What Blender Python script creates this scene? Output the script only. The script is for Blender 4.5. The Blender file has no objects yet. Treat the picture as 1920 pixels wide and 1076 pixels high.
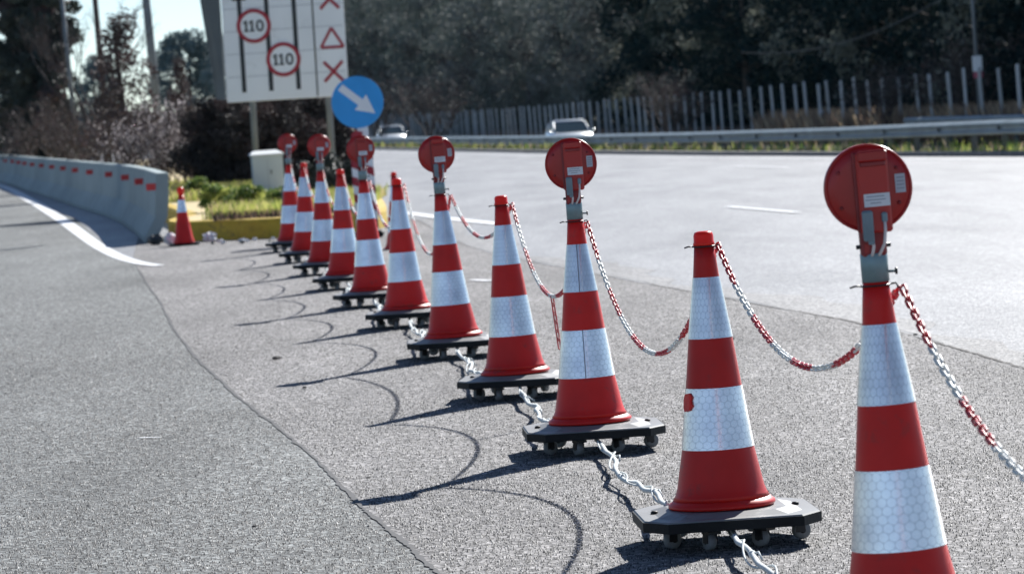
import bpy, math, random
import numpy as np
from mathutils import Vector, Matrix

random.seed(7)
RNG = np.random.default_rng(11)
SC = bpy.context.scene
COL = SC.collection
PI = math.pi

# ------------------------------------------------------------------ materials
def new_mat(name):
    m = bpy.data.materials.new(name); m.use_nodes = True
    nt = m.node_tree
    return m, nt, nt.nodes, nt.links, nt.nodes['Principled BSDF']

def mat(name, col, rough=.6, var=.18, scale=6., metal=0., spec=.5, bump=0., bscale=60., trans=0., coat=0., dirt=None):
    m, nt, N, L, P = new_mat(name)
    P.inputs['Roughness'].default_value = rough
    P.inputs['Metallic'].default_value = metal
    P.inputs['Specular IOR Level'].default_value = spec
    P.inputs['Coat Weight'].default_value = coat
    tc = N.new('ShaderNodeTexCoord')
    no = N.new('ShaderNodeTexNoise'); no.inputs['Scale'].default_value = scale; no.inputs['Detail'].default_value = 5
    L.new(tc.outputs['Object'], no.inputs['Vector'])
    r = N.new('ShaderNodeValToRGB')
    c = np.array(col)
    r.color_ramp.elements[0].position = .3; r.color_ramp.elements[1].position = .7
    r.color_ramp.elements[0].color = (*np.clip(c*(1-var), 0, 1), 1); r.color_ramp.elements[1].color = (*np.clip(c*(1+var), 0, 1), 1)
    L.new(no.outputs['Fac'], r.inputs['Fac'])
    out = r.outputs['Color']
    if dirt:
        n2 = N.new('ShaderNodeTexNoise'); n2.inputs['Scale'].default_value = dirt[1]; n2.inputs['Detail'].default_value = 8; n2.inputs['Roughness'].default_value = .7
        L.new(tc.outputs['Object'], n2.inputs['Vector'])
        rr = N.new('ShaderNodeValToRGB'); rr.color_ramp.elements[0].position = dirt[2]; rr.color_ramp.elements[1].position = min(1, dirt[2]+.18)
        L.new(n2.outputs['Fac'], rr.inputs['Fac'])
        mx = N.new('ShaderNodeMix'); mx.data_type = 'RGBA'
        L.new(rr.outputs['Color'], mx.inputs['Factor']); L.new(out, mx.inputs['A']); mx.inputs['B'].default_value = (*dirt[0], 1)
        out = mx.outputs['Result']
    L.new(out, P.inputs['Base Color'])
    if bump:
        nb = N.new('ShaderNodeTexNoise'); nb.inputs['Scale'].default_value = bscale; nb.inputs['Detail'].default_value = 4
        L.new(tc.outputs['Object'], nb.inputs['Vector'])
        b = N.new('ShaderNodeBump'); b.inputs['Strength'].default_value = bump; b.inputs['Distance'].default_value = .01
        L.new(nb.outputs['Fac'], b.inputs['Height']); L.new(b.outputs['Normal'], P.inputs['Normal'])
    if trans:
        P.inputs['Subsurface Weight'].default_value = 0
        tr = N.new('ShaderNodeBsdfTranslucent'); L.new(out, tr.inputs['Color'])
        ms = N.new('ShaderNodeMixShader'); ms.inputs[0].default_value = trans
        L.new(P.outputs[0], ms.inputs[1]); L.new(tr.outputs[0], ms.inputs[2])
        L.new(ms.outputs[0], N['Material Output'].inputs['Surface'])
    return m

def vary(m, lo, hi):
    nt = m.node_tree; N, L = nt.nodes, nt.links; P = N['Principled BSDF']
    src = P.inputs['Base Color'].links[0].from_socket
    oi = N.new('ShaderNodeObjectInfo'); mr = N.new('ShaderNodeMapRange'); mr.inputs['To Min'].default_value = lo; mr.inputs['To Max'].default_value = hi
    L.new(oi.outputs['Random'], mr.inputs['Value'])
    vm = N.new('ShaderNodeVectorMath'); vm.operation = 'SCALE'; L.new(src, vm.inputs[0]); L.new(mr.outputs[0], vm.inputs['Scale'])
    L.new(vm.outputs[0], P.inputs['Base Color'])

def asphalt(name, dark, light, tint, grain=75., patch=.35, rough=.62, spec=.5, bump=.5):
    m, nt, N, L, P = new_mat(name)
    g = N.new('ShaderNodeNewGeometry')
    v = N.new('ShaderNodeTexVoronoi'); v.inputs['Scale'].default_value = grain; v.inputs['Randomness'].default_value = 1
    L.new(g.outputs['Position'], v.inputs['Vector'])
    sep = N.new('ShaderNodeSeparateColor'); L.new(v.outputs['Color'], sep.inputs[0])
    r = N.new('ShaderNodeValToRGB')
    e = r.color_ramp.elements
    e[0].position = 0; e[0].color = (*[dark*t for t in tint], 1)
    e[1].position = 1; e[1].color = (*[min(1, light*1.9*t) for t in tint], 1)
    k = e.new(.35); k.color = (*[(dark*.55+light*.45)*t for t in tint], 1)
    k = e.new(.8); k.color = (*[light*1.05*t for t in tint], 1)
    L.new(sep.outputs['Red'], r.inputs['Fac'])
    # broad patches and long wheel-worn streaks
    mp = N.new('ShaderNodeMapping'); mp.inputs['Scale'].default_value = (1.0, .16, 1); mp.inputs['Rotation'].default_value = (0, 0, .1)
    L.new(g.outputs['Position'], mp.inputs['Vector'])
    n1 = N.new('ShaderNodeTexNoise'); n1.inputs['Scale'].default_value = .9; n1.inputs['Detail'].default_value = 6; n1.inputs['Roughness'].default_value = .6
    L.new(mp.outputs[0], n1.inputs['Vector'])
    r1 = N.new('ShaderNodeMapRange'); r1.inputs['From Min'].default_value = .3; r1.inputs['From Max'].default_value = .7
    r1.inputs['To Min'].default_value = 1-patch*.5; r1.inputs['To Max'].default_value = 1+patch*.5
    L.new(n1.outputs['Fac'], r1.inputs['Value'])
    n2 = N.new('ShaderNodeTexNoise'); n2.inputs['Scale'].default_value = 9.; n2.inputs['Detail'].default_value = 4
    L.new(g.outputs['Position'], n2.inputs['Vector'])
    r2 = N.new('ShaderNodeMapRange'); r2.inputs['From Min'].default_value = .3; r2.inputs['From Max'].default_value = .7
    r2.inputs['To Min'].default_value = .84; r2.inputs['To Max'].default_value = 1.16
    L.new(n2.outputs['Fac'], r2.inputs['Value'])
    mu = N.new('ShaderNodeMath'); mu.operation = 'MULTIPLY'; L.new(r1.outputs[0], mu.inputs[0]); L.new(r2.outputs[0], mu.inputs[1])
    # sparse dark spots (oil, tar)
    v2 = N.new('ShaderNodeTexVoronoi'); v2.inputs['Scale'].default_value = 2.1; L.new(g.outputs['Position'], v2.inputs['Vector'])
    rs = N.new('ShaderNodeMapRange'); rs.inputs['From Min'].default_value = .03; rs.inputs['From Max'].default_value = .05; rs.inputs['To Min'].default_value = .35; rs.inputs['To Max'].default_value = 1
    L.new(v2.outputs['Distance'], rs.inputs['Value'])
    mu2 = N.new('ShaderNodeMath'); mu2.operation = 'MULTIPLY'; L.new(mu.outputs[0], mu2.inputs[0]); L.new(rs.outputs[0], mu2.inputs[1])
    n3 = N.new('ShaderNodeTexNoise'); n3.inputs['Scale'].default_value = .55; n3.inputs['Detail'].default_value = 9; n3.inputs['Roughness'].default_value = .62
    mp3 = N.new('ShaderNodeMapping'); mp3.inputs['Scale'].default_value = (1.3, .35, 1); mp3.inputs['Location'].default_value = (3.1, 7.7, 0)
    L.new(g.outputs['Position'], mp3.inputs['Vector']); L.new(mp3.outputs[0], n3.inputs['Vector'])
    r3 = N.new('ShaderNodeMapRange'); r3.inputs['From Min'].default_value = .50; r3.inputs['From Max'].default_value = .68; r3.inputs['To Min'].default_value = 1.05; r3.inputs['To Max'].default_value = .72
    L.new(n3.outputs['Fac'], r3.inputs['Value'])
    mu3 = N.new('ShaderNodeMath'); mu3.operation = 'MULTIPLY'; L.new(mu2.outputs[0], mu3.inputs[0]); L.new(r3.outputs[0], mu3.inputs[1])
    vm = N.new('ShaderNodeVectorMath'); vm.operation = 'SCALE'; L.new(r.outputs['Color'], vm.inputs[0]); L.new(mu3.outputs[0], vm.inputs['Scale'])
    L.new(vm.outputs[0], P.inputs['Base Color'])
    P.inputs['Roughness'].default_value = rough; P.inputs['Specular IOR Level'].default_value = spec
    b = N.new('ShaderNodeBump'); b.inputs['Strength'].default_value = bump; b.inputs['Distance'].default_value = .006
    L.new(v.outputs['Distance'], b.inputs['Height']); L.new(b.outputs['Normal'], P.inputs['Normal'])
    return m

def sheeting():
    """retro-reflective band: hexagon cells, satin sheen"""
    m, nt, N, L, P = new_mat('reflective_sheeting')
    uv = N.new('ShaderNodeTexCoord')
    def vmath(op, A, B=None, vec=None):
        n = N.new('ShaderNodeVectorMath'); n.operation = op; L.new(A, n.inputs[0])
        if B is not None: L.new(B, n.inputs[1])
        if vec: n.inputs[1].default_value = vec
        return n
    S3 = math.sqrt(3)
    def cell(off):
        p = vmath('ADD', uv.outputs['UV'], vec=(50+off[0], 50*S3+off[1], 0))
        q = vmath('MODULO', p.outputs[0], vec=(1, S3, 1))
        return vmath('LENGTH', vmath('SUBTRACT', q.outputs[0], vec=(.5, S3/2, 0)).outputs[0]).outputs['Value']
    mn = N.new('ShaderNodeMath'); mn.operation = 'MINIMUM'; L.new(cell((0, 0)), mn.inputs[0]); L.new(cell((.5, S3/2)), mn.inputs[1])
    r = N.new('ShaderNodeValToRGB')
    r.color_ramp.elements[0].position = .40; r.color_ramp.elements[0].color = (.90, .905, .92, 1)
    r.color_ramp.elements[1].position = .50; r.color_ramp.elements[1].color = (.70, .72, .75, 1)
    L.new(mn.outputs[0], r.inputs['Fac'])
    no = N.new('ShaderNodeTexNoise'); no.inputs['Scale'].default_value = 7; no.inputs['Detail'].default_value = 6
    L.new(uv.outputs['Object'], no.inputs['Vector'])
    rr = N.new('ShaderNodeValToRGB'); rr.color_ramp.elements[0].position = .42; rr.color_ramp.elements[1].position = .75
    rr.color_ramp.elements[0].color = (1, 1, 1, 1); rr.color_ramp.elements[1].color = (.66, .66, .72, 1)
    L.new(no.outputs['Fac'], rr.inputs['Fac'])
    mx = N.new('ShaderNodeMix'); mx.data_type = 'RGBA'; mx.blend_type = 'MULTIPLY'; mx.inputs['Factor'].default_value = 1
    L.new(r.outputs['Color'], mx.inputs['A']); L.new(rr.outputs['Color'], mx.inputs['B'])
    L.new(mx.outputs['Result'], P.inputs['Base Color'])
    P.inputs['Metallic'].default_value = .78
    P.inputs['Roughness'].default_value = .26
    P.inputs['Specular IOR Level'].default_value = .7
    return m

M = {}
M['road'] = asphalt('road_asphalt', .10, .215, (1, 1.0, 1.01), 48, .45, .5, .6, .5)
M['worn'] = asphalt('worn_edge_asphalt', .07, .205, (1.01, 1, 1), 48, .5, .62, .4, .6)
M['shoulder'] = asphalt('shoulder_asphalt', .045, .195, (1.03, 1, .995), 48, .60, .75, .25, .8)
M['slip'] = asphalt('slip_road_asphalt', .025, .165, (.95, 1.0, .99), 44, .45, .75, .25, .9)
M['opp'] = asphalt('far_asphalt', .13, .25, (1, 1, 1.02), 60, .2)
M['joint'] = mat('joint_bitumen', (.02, .02, .022), .7, .5, 20)
M['edge'] = mat('dirt_edge', (.07, .065, .06), .9, .5, 8)
M['paint'] = mat('road_paint', (.78, .79, .80), .5, .08, 5, dirt=((.3, .3, .3), 14, .62), bump=.2)
M['ground'] = mat('dry_ground', (.30, .27, .20), .9, .4, .25, dirt=((.16, .17, .09), .6, .5))
M['verge'] = mat('verge_soil', (.12, .10, .065), .95, .4, 1.5, dirt=((.09, .11, .04), 2.0, .5))
M['sand'] = mat('sandy_soil', (.50, .40, .22), .95, .25, 2.0, dirt=((.16, .17, .07), 1.4, .52), bump=.4)
M['kerb_yellow'] = mat('yellow_kerb_paint', (.50, .34, .02), .6, .25, 5, dirt=((.10, .07, .03), 5, .55), bump=.3)
M['kerb'] = mat('kerb_stone', (.16, .16, .16), .8, .3, 6)
M['concrete'] = mat('barrier_concrete', (.28, .345, .355), .8, .1, 1.2, dirt=((.19, .235, .245), 2.3, .5), bump=.3)
M['red_refl'] = mat('red_marker', (.62, .03, .03), .4, .1, 5)
M['red'] = mat('cone_red_plastic', (.63, .011, .007), .45, .12, 5, spec=.35, dirt=((.30, .035, .03), 9, .57))
M['cap'] = mat('cap_red_plastic', (.80, .035, .015), .3, .1, 9, trans=.32)
M['sheet'] = sheeting()
M['seam'] = mat('seam', (.18, .18, .22), .6)
M['lamp_red'] = mat('lamp_red_plastic', (.40, .008, .007), .32, .12, 8, dirt=((.22, .010, .008), 6, .58))
M['lamp_dark'] = mat('bracket_red', (.24, .018, .02), .45, .2, 12)
M['lens'] = mat('lamp_lens', (.7, .25, .02), .15, .1)
M['sticker'] = mat('white_sticker', (.70, .72, .76), .5, .06, 20)
M['sticker_grey'] = mat('grey_sticker', (.45, .47, .52), .5, .08, 20)
M['print'] = mat('sticker_print', (.28, .30, .36), .6)
M['steel'] = mat('galvanised_collar', (.19, .27, .29), .45, .2, 16, metal=.45, dirt=((.12, .17, .18), 14, .55))
M['clip'] = mat('grey_blue_clip', (.17, .24, .28), .45, .15, 14)
M['cablew'] = mat('pale_cable', (.66, .62, .62), .5, .1)
M['black'] = mat('black_plastic', (.008, .010, .012), .55, .3, 9, spec=.2, bump=.15, bscale=60)
M['top_glare'] = mat('black_plastic_sun_glare', (.18, .185, .185), .5, .2, 5, spec=.5, dirt=((.06, .065, .065), 10, .55))  # sun glare on the black trolley top, painted as a paler grey
M['blackm'] = mat('black_metal', (.02, .02, .022), .4, .3, 9, metal=.3)
M['wheel'] = mat('grey_wheel_rubber', (.19, .20, .205), .5, .25, 20)
M['rope'] = mat('grey_white_rope', (.58, .62, .62), .8, .2, 40)
M['chain_w'] = mat('white_chain_plastic', (.78, .80, .78), .45, .06, 9, trans=.12)
M['chain_r'] = mat('red_chain_plastic', (.52, .02, .035), .4, .1, 9)
M['rail'] = mat('galvanised_rail', (.21, .26, .28), .5, .2, 1.5, metal=.15)
M['railpost'] = mat('rail_post_steel', (.10, .11, .11), .6, .2, 3, metal=.3)
M['post'] = mat('grey_fence_post', (.56, .60, .62), .6, .12, 1.5)
M['signback'] = mat('dark_grey_sign_metal', (.10, .115, .12), .55, .12, 2)
M['signwhite'] = mat('sign_white', (.84, .88, .90), .45, .05, 1, dirt=((.66, .69, .70), 2.2, .56))
M['signblack'] = mat('sign_black', (.015, .02, .024), .5)
M['signred'] = mat('sign_red', (.36, .012, .03), .45, .1, 3)
M['signgrey'] = mat('sign_seam', (.34, .37, .40), .6)
M['blue'] = mat('sign_blue', (.015, .34, .80), .4, .08, 3)
M['polegrey'] = mat('grey_pole', (.17, .20, .22), .6, .15, 2)
M['wood'] = mat('brown_pole', (.075, .06, .055), .8, .3, 3)
M['cab'] = mat('grey_cabinet_paint', (.52, .60, .62), .5, .06, 2)
M['cabtop'] = mat('cabinet_lid', (.70, .73, .74), .5, .05, 2)
M['bark'] = mat('bark', (.065, .052, .045), .9, .4, 5, bump=.5, bscale=20)
M['twig'] = mat('twig', (.06, .047, .046), .85, .35, 4)
M['pine1'] = mat('pine_leaf_dark', (.006, .022, .025), .65, .4, .8, spec=.05, trans=.04)
M['pine2'] = mat('pine_leaf_mid', (.035, .055, .045), .65, .4, .8, spec=.1, trans=.08)
M['pine3'] = mat('pine_leaf_sunlit', (.20, .215, .175), .65, .35, .8, spec=.1, trans=.15)  # sunlit foliage tips painted in as pale clumps
M['moss1'] = mat('mossy_leaf', (.10, .125, .11), .8, .35, .8, trans=.12)
M['moss2'] = mat('mossy_leaf_grey', (.155, .17, .16), .8, .35, .8, trans=.12)
M['ivy1'] = mat('ivy_leaf_dark', (.022, .034, .030), .55, .4, 1, trans=.08)
M['ivy2'] = mat('ivy_leaf', (.045, .055, .042), .55, .4, 1, trans=.1)
M['brown1'] = mat('dry_leaf_purple', (.085, .058, .060), .75, .35, 1, trans=.2)
M['brown2'] = mat('dry_leaf_brown', (.055, .040, .036), .75, .35, 1, trans=.2)
M['hedge1'] = mat('hedge_dark_red', (.016, .012, .013), .7, .4, 2, trans=.08)
M['hedge2'] = mat('hedge_red_brown', (.042, .024, .024), .7, .4, 2, trans=.1)
M['pale'] = mat('pale_blossom', (.55, .50, .50), .7, .2, 3, trans=.3)
M['far1'] = mat('far_leaf_haze_tint', (.10, .15, .155), .8, .3, .4)  # distance haze mixed into the leaf colour, lighter and bluer
M['grass1'] = mat('grass_yellow_green', (.40, .43, .11), .6, .35, 1.5, trans=.5)
M['grass2'] = mat('grass_green', (.11, .18, .035), .6, .35, 1.5, trans=.35)
M['straw1'] = mat('dry_grass', (.60, .46, .30), .8, .3, 1.5, trans=.3)
M['straw2'] = mat('dry_grass_brown', (.30, .21, .15), .8, .3, 1.5, trans=.25)
M['carpaint'] = mat('silver_white_car_paint', (.78, .82, .83), .3, .03, 1, metal=.2, coat=.6)
M['glass'] = mat('car_glass', (.035, .055, .06), .08, .1, 1, spec=.8)
M['tyre'] = mat('tyre', (.02, .02, .02), .8)
M['headlight'] = mat('headlight', (.85, .87, .88), .08, .02, 1, metal=.7)
M['litter'] = mat('litter_white', (.62, .63, .66), .7, .25, 20)
M['litterb'] = mat('litter_dark', (.035, .045, .05), .5, .3, 12)
M['pink'] = mat('pink_sign', (.50, .10, .16), .5, .1, 6)

vary(M['red'], .82, 1.12); vary(M['sheet'], .86, 1.06); vary(M['lamp_red'], .85, 1.12); vary(M['post'], .75, 1.1); vary(M['concrete'], .88, 1.08)
# ------------------------------------------------------------------ mesh builder
class MB:
    def __init__(s): s.v = []; s.f = []; s.m = []; s.sm = []; s.mats = []; s.uv = None
    def mi(s, m):
        if m not in s.mats: s.mats.append(m)
        return s.mats.index(m)
    def add(s, verts, faces, m, smooth=False):
        o = len(s.v); k = s.mi(m)
        s.v += [tuple(p) for p in verts]
        for f in faces:
            s.f.append(tuple(i+o for i in f)); s.m.append(k); s.sm.append(smooth)
        return s
    def box(s, c, d, m, rz=0, bev=0., rx=0):
        x, y, z = [q/2 for q in d]
        b = min(bev, x*.45, y*.45, z*.45)
        R = Matrix.Rotation(rz, 3, 'Z') @ Matrix.Rotation(rx, 3, 'X'); c = Vector(c)
        if b <= 0:
            V = [(-x,-y,-z),(x,-y,-z),(x,y,-z),(-x,y,-z),(-x,-y,z),(x,-y,z),(x,y,z),(-x,y,z)]
            F = [(3,2,1,0),(4,5,6,7),(0,1,5,4),(1,2,6,5),(2,3,7,6),(3,0,4,7)]
        else:
            V = []
            for zz, ins in ((-z, b), (-z+b, 0), (z-b, 0), (z, b)):
                X, Y = x-ins, y-ins
                q = b if ins == 0 else b*.5
                V += [(-X+q,-Y,zz),(X-q,-Y,zz),(X,-Y+q,zz),(X,Y-q,zz),(X-q,Y,zz),(-X+q,Y,zz),(-X,Y-q,zz),(-X,-Y+q,zz)]
            F = [tuple(range(7,-1,-1)), tuple(range(24,32))]
            for k in range(3):
                for i in range(8):
                    j = (i+1) % 8
                    F.append((k*8+i, k*8+j, k*8+8+j, k*8+8+i))
        return s.add([R @ Vector(p) + c for p in V], F, m)
    def lathe(s, prof, m, n=24, c=(0,0,0), axis='Z', smooth=True, cap=True):
        V = []; F = []
        for r, z in prof:
            for i in range(n):
                a = 2*PI*i/n
                p = (r*math.cos(a), r*math.sin(a), z)
                if axis == 'Y': p = (p[0], p[2], -p[1])
                if axis == 'X': p = (p[2], p[0], p[1])
                V.append((p[0]+c[0], p[1]+c[1], p[2]+c[2]))
        for k in range(len(prof)-1):
            for i in range(n):
                j = (i+1) % n
                F.append((k*n+i, k*n+j, k*n+n+j, k*n+n+i))
        if cap:
            F.append(tuple(range(n-1, -1, -1))); F.append(tuple((len(prof)-1)*n+i for i in range(n)))
        return s.add(V, F, m, smooth)
    def tube(s, pts, r, m, n=6, closed=False, smooth=True, cap=True):
        P = [Vector(p) for p in pts]; k = len(P)
        rr = r if hasattr(r, '__len__') else [r]*k
        V = []; F = []; nrm = None
        for i, p in enumerate(P):
            if closed: t = P[(i+1) % k] - P[i-1]
            else: t = P[min(i+1, k-1)] - P[max(i-1, 0)]
            t.normalize()
            if nrm is None:
                nrm = t.orthogonal().normalized()
            else:
                nrm = (nrm - t*nrm.dot(t))
                if nrm.length < 1e-6: nrm = t.orthogonal()
                nrm.normalize()
            b = t.cross(nrm)
            for j in range(n):
                a = 2*PI*j/n
                V.append(p + (nrm*math.cos(a) + b*math.sin(a))*rr[i])
        for i in range(k if closed else k-1):
            i2 = (i+1) % k
            for j in range(n):
                j2 = (j+1) % n
                F.append((i*n+j, i*n+j2, i2*n+j2, i2*n+j))
        if not closed and cap:
            F.append(tuple(range(n-1, -1, -1))); F.append(tuple((k-1)*n+j for j in range(n)))
        return s.add(V, F, m, smooth)
    def prism(s, poly, y0, y1, m):
        """outline in x,z extruded along y"""
        n = len(poly)
        V = [(x, y0, z) for x, z in poly] + [(x, y1, z) for x, z in poly]
        F = [tuple(range(n)), tuple(range(2*n-1, n-1, -1))] + [(i, n+i, n+(i+1) % n, (i+1) % n) for i in range(n)]
        return s.add(V, F, m)
    def deck(s, poly, z0, z1, m, ins=0.):
        n = len(poly)
        cx = sum(p[0] for p in poly)/n; cy = sum(p[1] for p in poly)/n
        V = [(x, y, z0) for x, y in poly] + [(cx+(x-cx)*(1-ins), cy+(y-cy)*(1-ins), z1) for x, y in poly]
        F = [tuple(range(n-1, -1, -1)), tuple(range(n, 2*n))] + [(i, (i+1) % n, n+(i+1) % n, n+i) for i in range(n)]
        return s.add(V, F, m)
    def build(s, name, parent=None, loc=(0,0,0), rz=0.):
        me = bpy.data.meshes.new(name)
        me.from_pydata(s.v, [], s.f)
        for m in s.mats: me.materials.append(m)
        me.polygons.foreach_set('material_index', s.m)
        me.polygons.foreach_set('use_smooth', s.sm)
        me.update()
        o = bpy.data.objects.new(name, me); COL.objects.link(o)
        o.parent = parent
        o.location = loc; o.rotation_euler = (0, 0, rz)
        return o

def tag(o, label=None, cat=None, group=None, kind=None):
    if label: o['label'] = label
    if cat: o['category'] = cat
    if group: o['group'] = group
    if kind: o['kind'] = kind
    return o
def empty(name, loc, rot=(0,0,0)):
    o = bpy.data.objects.new(name, None); COL.objects.link(o); o.location = loc; o.rotation_euler = rot
    o.empty_display_size = .1
    return o
def copy_tree(o, parent=None):
    c = o.copy(); COL.objects.link(c)
    c.parent = parent
    for ch in list(o.children): copy_tree(ch, c)
    return c
def sheet(name, poly, z, m, kind='structure'):
    b = MB(); zz = z if callable(z) else (lambda x, y: z)
    b.add([(x, y, zz(x, y)) for x, y in poly], [tuple(range(len(poly)))], m)
    return tag(b.build(name), kind=kind)
def strip(name, left, right, m, kind='structure'):
    """quad strip between two 3-D polylines"""
    b = MB(); n = len(left)
    V = list(left)+list(right)
    b.add(V, [(i, n+i, n+i+1, i+1) for i in range(n-1)], m)
    return tag(b.build(name), kind=kind)

# ------------------------------------------------------------------ camera, light, air
H = 1.631
PHI = math.atan(.06); PITCH = math.radians(2.667)
fw = Vector((0, math.cos(PITCH), -math.sin(PITCH))); r0 = Vector((1, 0, 0)); u0 = Vector((0, math.sin(PITCH), math.cos(PITCH)))
rt = r0*math.cos(PHI) - u0*math.sin(PHI); up = u0*math.cos(PHI) + r0*math.sin(PHI)
cd = bpy.data.cameras.new('camera'); cam = bpy.data.objects.new('camera', cd); COL.objects.link(cam)
mw = Matrix((( rt.x, up.x, -fw.x, 0), (rt.y, up.y, -fw.y, 0), (rt.z, up.z, -fw.z, H), (0, 0, 0, 1)))
cam.matrix_world = mw
cd.sensor_width = 36; cd.lens = 135; cd.clip_start = .1; cd.clip_end = 6000
cd.dof.use_dof = True; cd.dof.focus_distance = 15.0; cd.dof.aperture_fstop = 7.2; cd.dof.aperture_blades = 8
SC.camera = cam

SUN_AZ = math.atan2(.466, .885)      # clockwise from +Y
SUN_EL = math.radians(34.8)
w = bpy.data.worlds.new('World'); SC.world = w; w.use_nodes = True
nt = w.node_tree; bg = nt.nodes['Background']
sky = nt.nodes.new('ShaderNodeTexSky'); sky.sky_type = 'NISHITA'; sky.sun_disc = False
sky.sun_elevation = SUN_EL; sky.sun_rotation = SUN_AZ
sky.air_density = .6; sky.dust_density = 0; sky.ozone_density = 1
tint = nt.nodes.new('ShaderNodeMix'); tint.data_type = 'RGBA'; tint.blend_type = 'MULTIPLY'; tint.inputs['Factor'].default_value = 1
tint.inputs['B'].default_value = (.97, .98, 1.0, 1)      # cool white balance of the daylight
nt.links.new(sky.outputs[0], tint.inputs['A']); nt.links.new(tint.outputs['Result'], bg.inputs[0]); bg.inputs[1].default_value = .065
sd = bpy.data.lights.new('sun', 'SUN'); sd.energy = 5.0; sd.angle = math.radians(.53); sd.color = (1, .975, .94)
so = bpy.data.objects.new('sun', sd); COL.objects.link(so); so.location = (30, 60, 60)
dirv = Vector((.466*math.cos(SUN_EL), .885*math.cos(SUN_EL), math.sin(SUN_EL)))
so.rotation_euler = dirv.to_track_quat('Z', 'Y').to_euler()
SC.view_settings.view_transform = 'Standard'; SC.view_settings.look = 'None'
SC.view_settings.exposure = .9; SC.view_settings.gamma = 1
SC.cycles.max_bounces = 6; SC.cycles.transparent_max_bounces = 8; SC.cycles.volume_bounces = 0

# ------------------------------------------------------------------ setting: roads
KY = [0, 40, 60, 79.3, 91, 107.7, 134.8, 182.4, 240, 320, 480]
KX = [32, 20.5, 15.2, 10.7, 8.35, 5.35, 1.1, -5.6, -13.4, -24, -45.3]
def kx(y): return float(np.interp(y, KY, KX))
def smooth_poly(pts, n=6):
    """Catmull-Rom through 2-D points"""
    P = [np.array(p, float) for p in pts]; P = [2*P[0]-P[1]] + P + [2*P[-1]-P[-2]]
    out = []
    for i in range(1, len(P)-2):
        a, b, c, d = P[i-1], P[i], P[i+1], P[i+2]
        for t in np.linspace(0, 1, n, endpoint=False):
            out.append(tuple(.5*((2*b)+(-a+c)*t+(2*a-5*b+4*c-d)*t*t+(-a+3*b-3*c+d)*t**3)))
    out.append(tuple(P[-2]))
    return out
YS = [-6]+[float(y) for y in np.linspace(0, 420, 85)]
sheet('ground', [(-1500, -300), (1500, -300), (1500, 2500), (-1500, 2500)], -.62, M['ground'])
strip('road', [(-45, y, -.008) for y in YS], [(kx(y), y, -.008) for y in YS], M['road'])
crack = [(3.6, -6), (1.4, 4), (.36, 9.5), (-.07, 11.8), (-.24, 12.99), (-.46, 14.55), (-.68, 16.05), (-.96, 18.16), (-1.30, 20.55), (-1.50, 21.79), (-1.78, 23.68), (-2.26, 27.18), (-2.73, 30.93), (-3.34, 36.38), (-3.65, 38.9), (-4.38, 45.12)]
cr = smooth_poly(crack, 8)
redge = smooth_poly([(4.5, -6), (3.9, 5), (3.5, 12), (3.01, 19.2), (2.85, 21.5), (2.64, 24.2), (2.39, 26.6), (1.98, 29.2), (1.59, 31.8), (1.07, 35), (.24, 40.5), (-.48, 46.1), (-1.43, 59.7)], 8)
# middle lane of worn asphalt where the cones stand
b = MB()
rng = random.Random(3)
poly = [(x+rng.uniform(-.012, .012), y) for x, y in cr] + [(-4.9, 50), (-5.6, 58), (-1.9, 62)] + [(x+rng.uniform(-.006, .006), y) for x, y in reversed(redge)]
sheet('shoulder', poly, -.004, M['shoulder'])
slip_poly = [(-44, -6)] + cr + [(-4.7, 48), (-5.9, 56), (-8.3, 74), (-10, 84), (-12.4, 99), (-15.3, 117), (-19.7, 144), (-29, 190), (-44, 190)]
sheet('slip_road', slip_poly, 0, M['slip'])
# bitumen joint with a ragged width, lying over the seam
L_, R_ = [], []; jit = 0.; wdr = .010
for i, (x, y) in enumerate(cr):
    for k in range(5):
        if i+1 >= len(cr): break
        t = k/5; x2 = x+(cr[i+1][0]-x)*t; y2 = y+(cr[i+1][1]-y)*t
        jit = .9*jit+rng.uniform(-.0035, .0035); wdr = .8*wdr+.2*rng.uniform(.002, .020); j = jit+rng.uniform(-.005, .005); wd = wdr*rng.uniform(.6, 1.3)
        L_.append((x2+j-wd, y2, .004)); R_.append((x2+j+wd, y2, .004))
strip('road_joint', L_, R_, M['joint'])
L_, R_ = [], []; jit = 0.; wdr = .010
for i, (x, y) in enumerate(redge):
    if y < 4: continue
    for k in range(4):
        if i+1 >= len(redge): break
        t = k/4; x2 = x+(redge[i+1][0]-x)*t; y2 = y+(redge[i+1][1]-y)*t
        jit = .92*jit+rng.uniform(-.006, .006); wdr = .85*wdr+.15*rng.uniform(.002, .024); j = jit+rng.uniform(-.003, .003); wd = wdr*rng.uniform(.6, 1.2)*(1 if y < 34 else .5)
        L_.append((x2+j-wd, y2, .0)); R_.append((x2+j+wd, y2, .0))
strip('road_seam', L_, R_, M['edge'])
# stone grit standing proud of the worn asphalt, thinning out with distance
rq = np.random.default_rng(77)
GP = []
for y0, y1, dens in ((10.5, 17, 2600), (17, 22, 1500), (22, 30, 900), (30, 44, 500)):
    w0 = -.145*y1-.25; w1 = .145*y1+.25
    n = int((w1-w0)*(y1-y0)*dens)
    GP.append(np.stack([rq.uniform(w0, w1, n), rq.uniform(y0, y1, n)], 1))
GP = np.concatenate(GP)
ex = np.interp(GP[:, 1], [p[1] for p in redge], [p[0] for p in redge])
GP = GP[((GP[:, 0] < ex-.05)) & (rq.random(len(GP)) < np.clip((44-GP[:, 1])/16, 0, 1))]
cx_ = np.interp(GP[:, 1], [p[1] for p in cr], [p[0] for p in cr])
kp_ = np.abs(GP[:, 0]-cx_) > .03
GP, cx_ = GP[kp_], cx_[kp_]
n = len(GP); sz = rq.uniform(.0016, .0046, (n, 1))*(1+GP[:, 1:2]*.012); an = rq.uniform(0, 2*PI, n)
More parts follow.
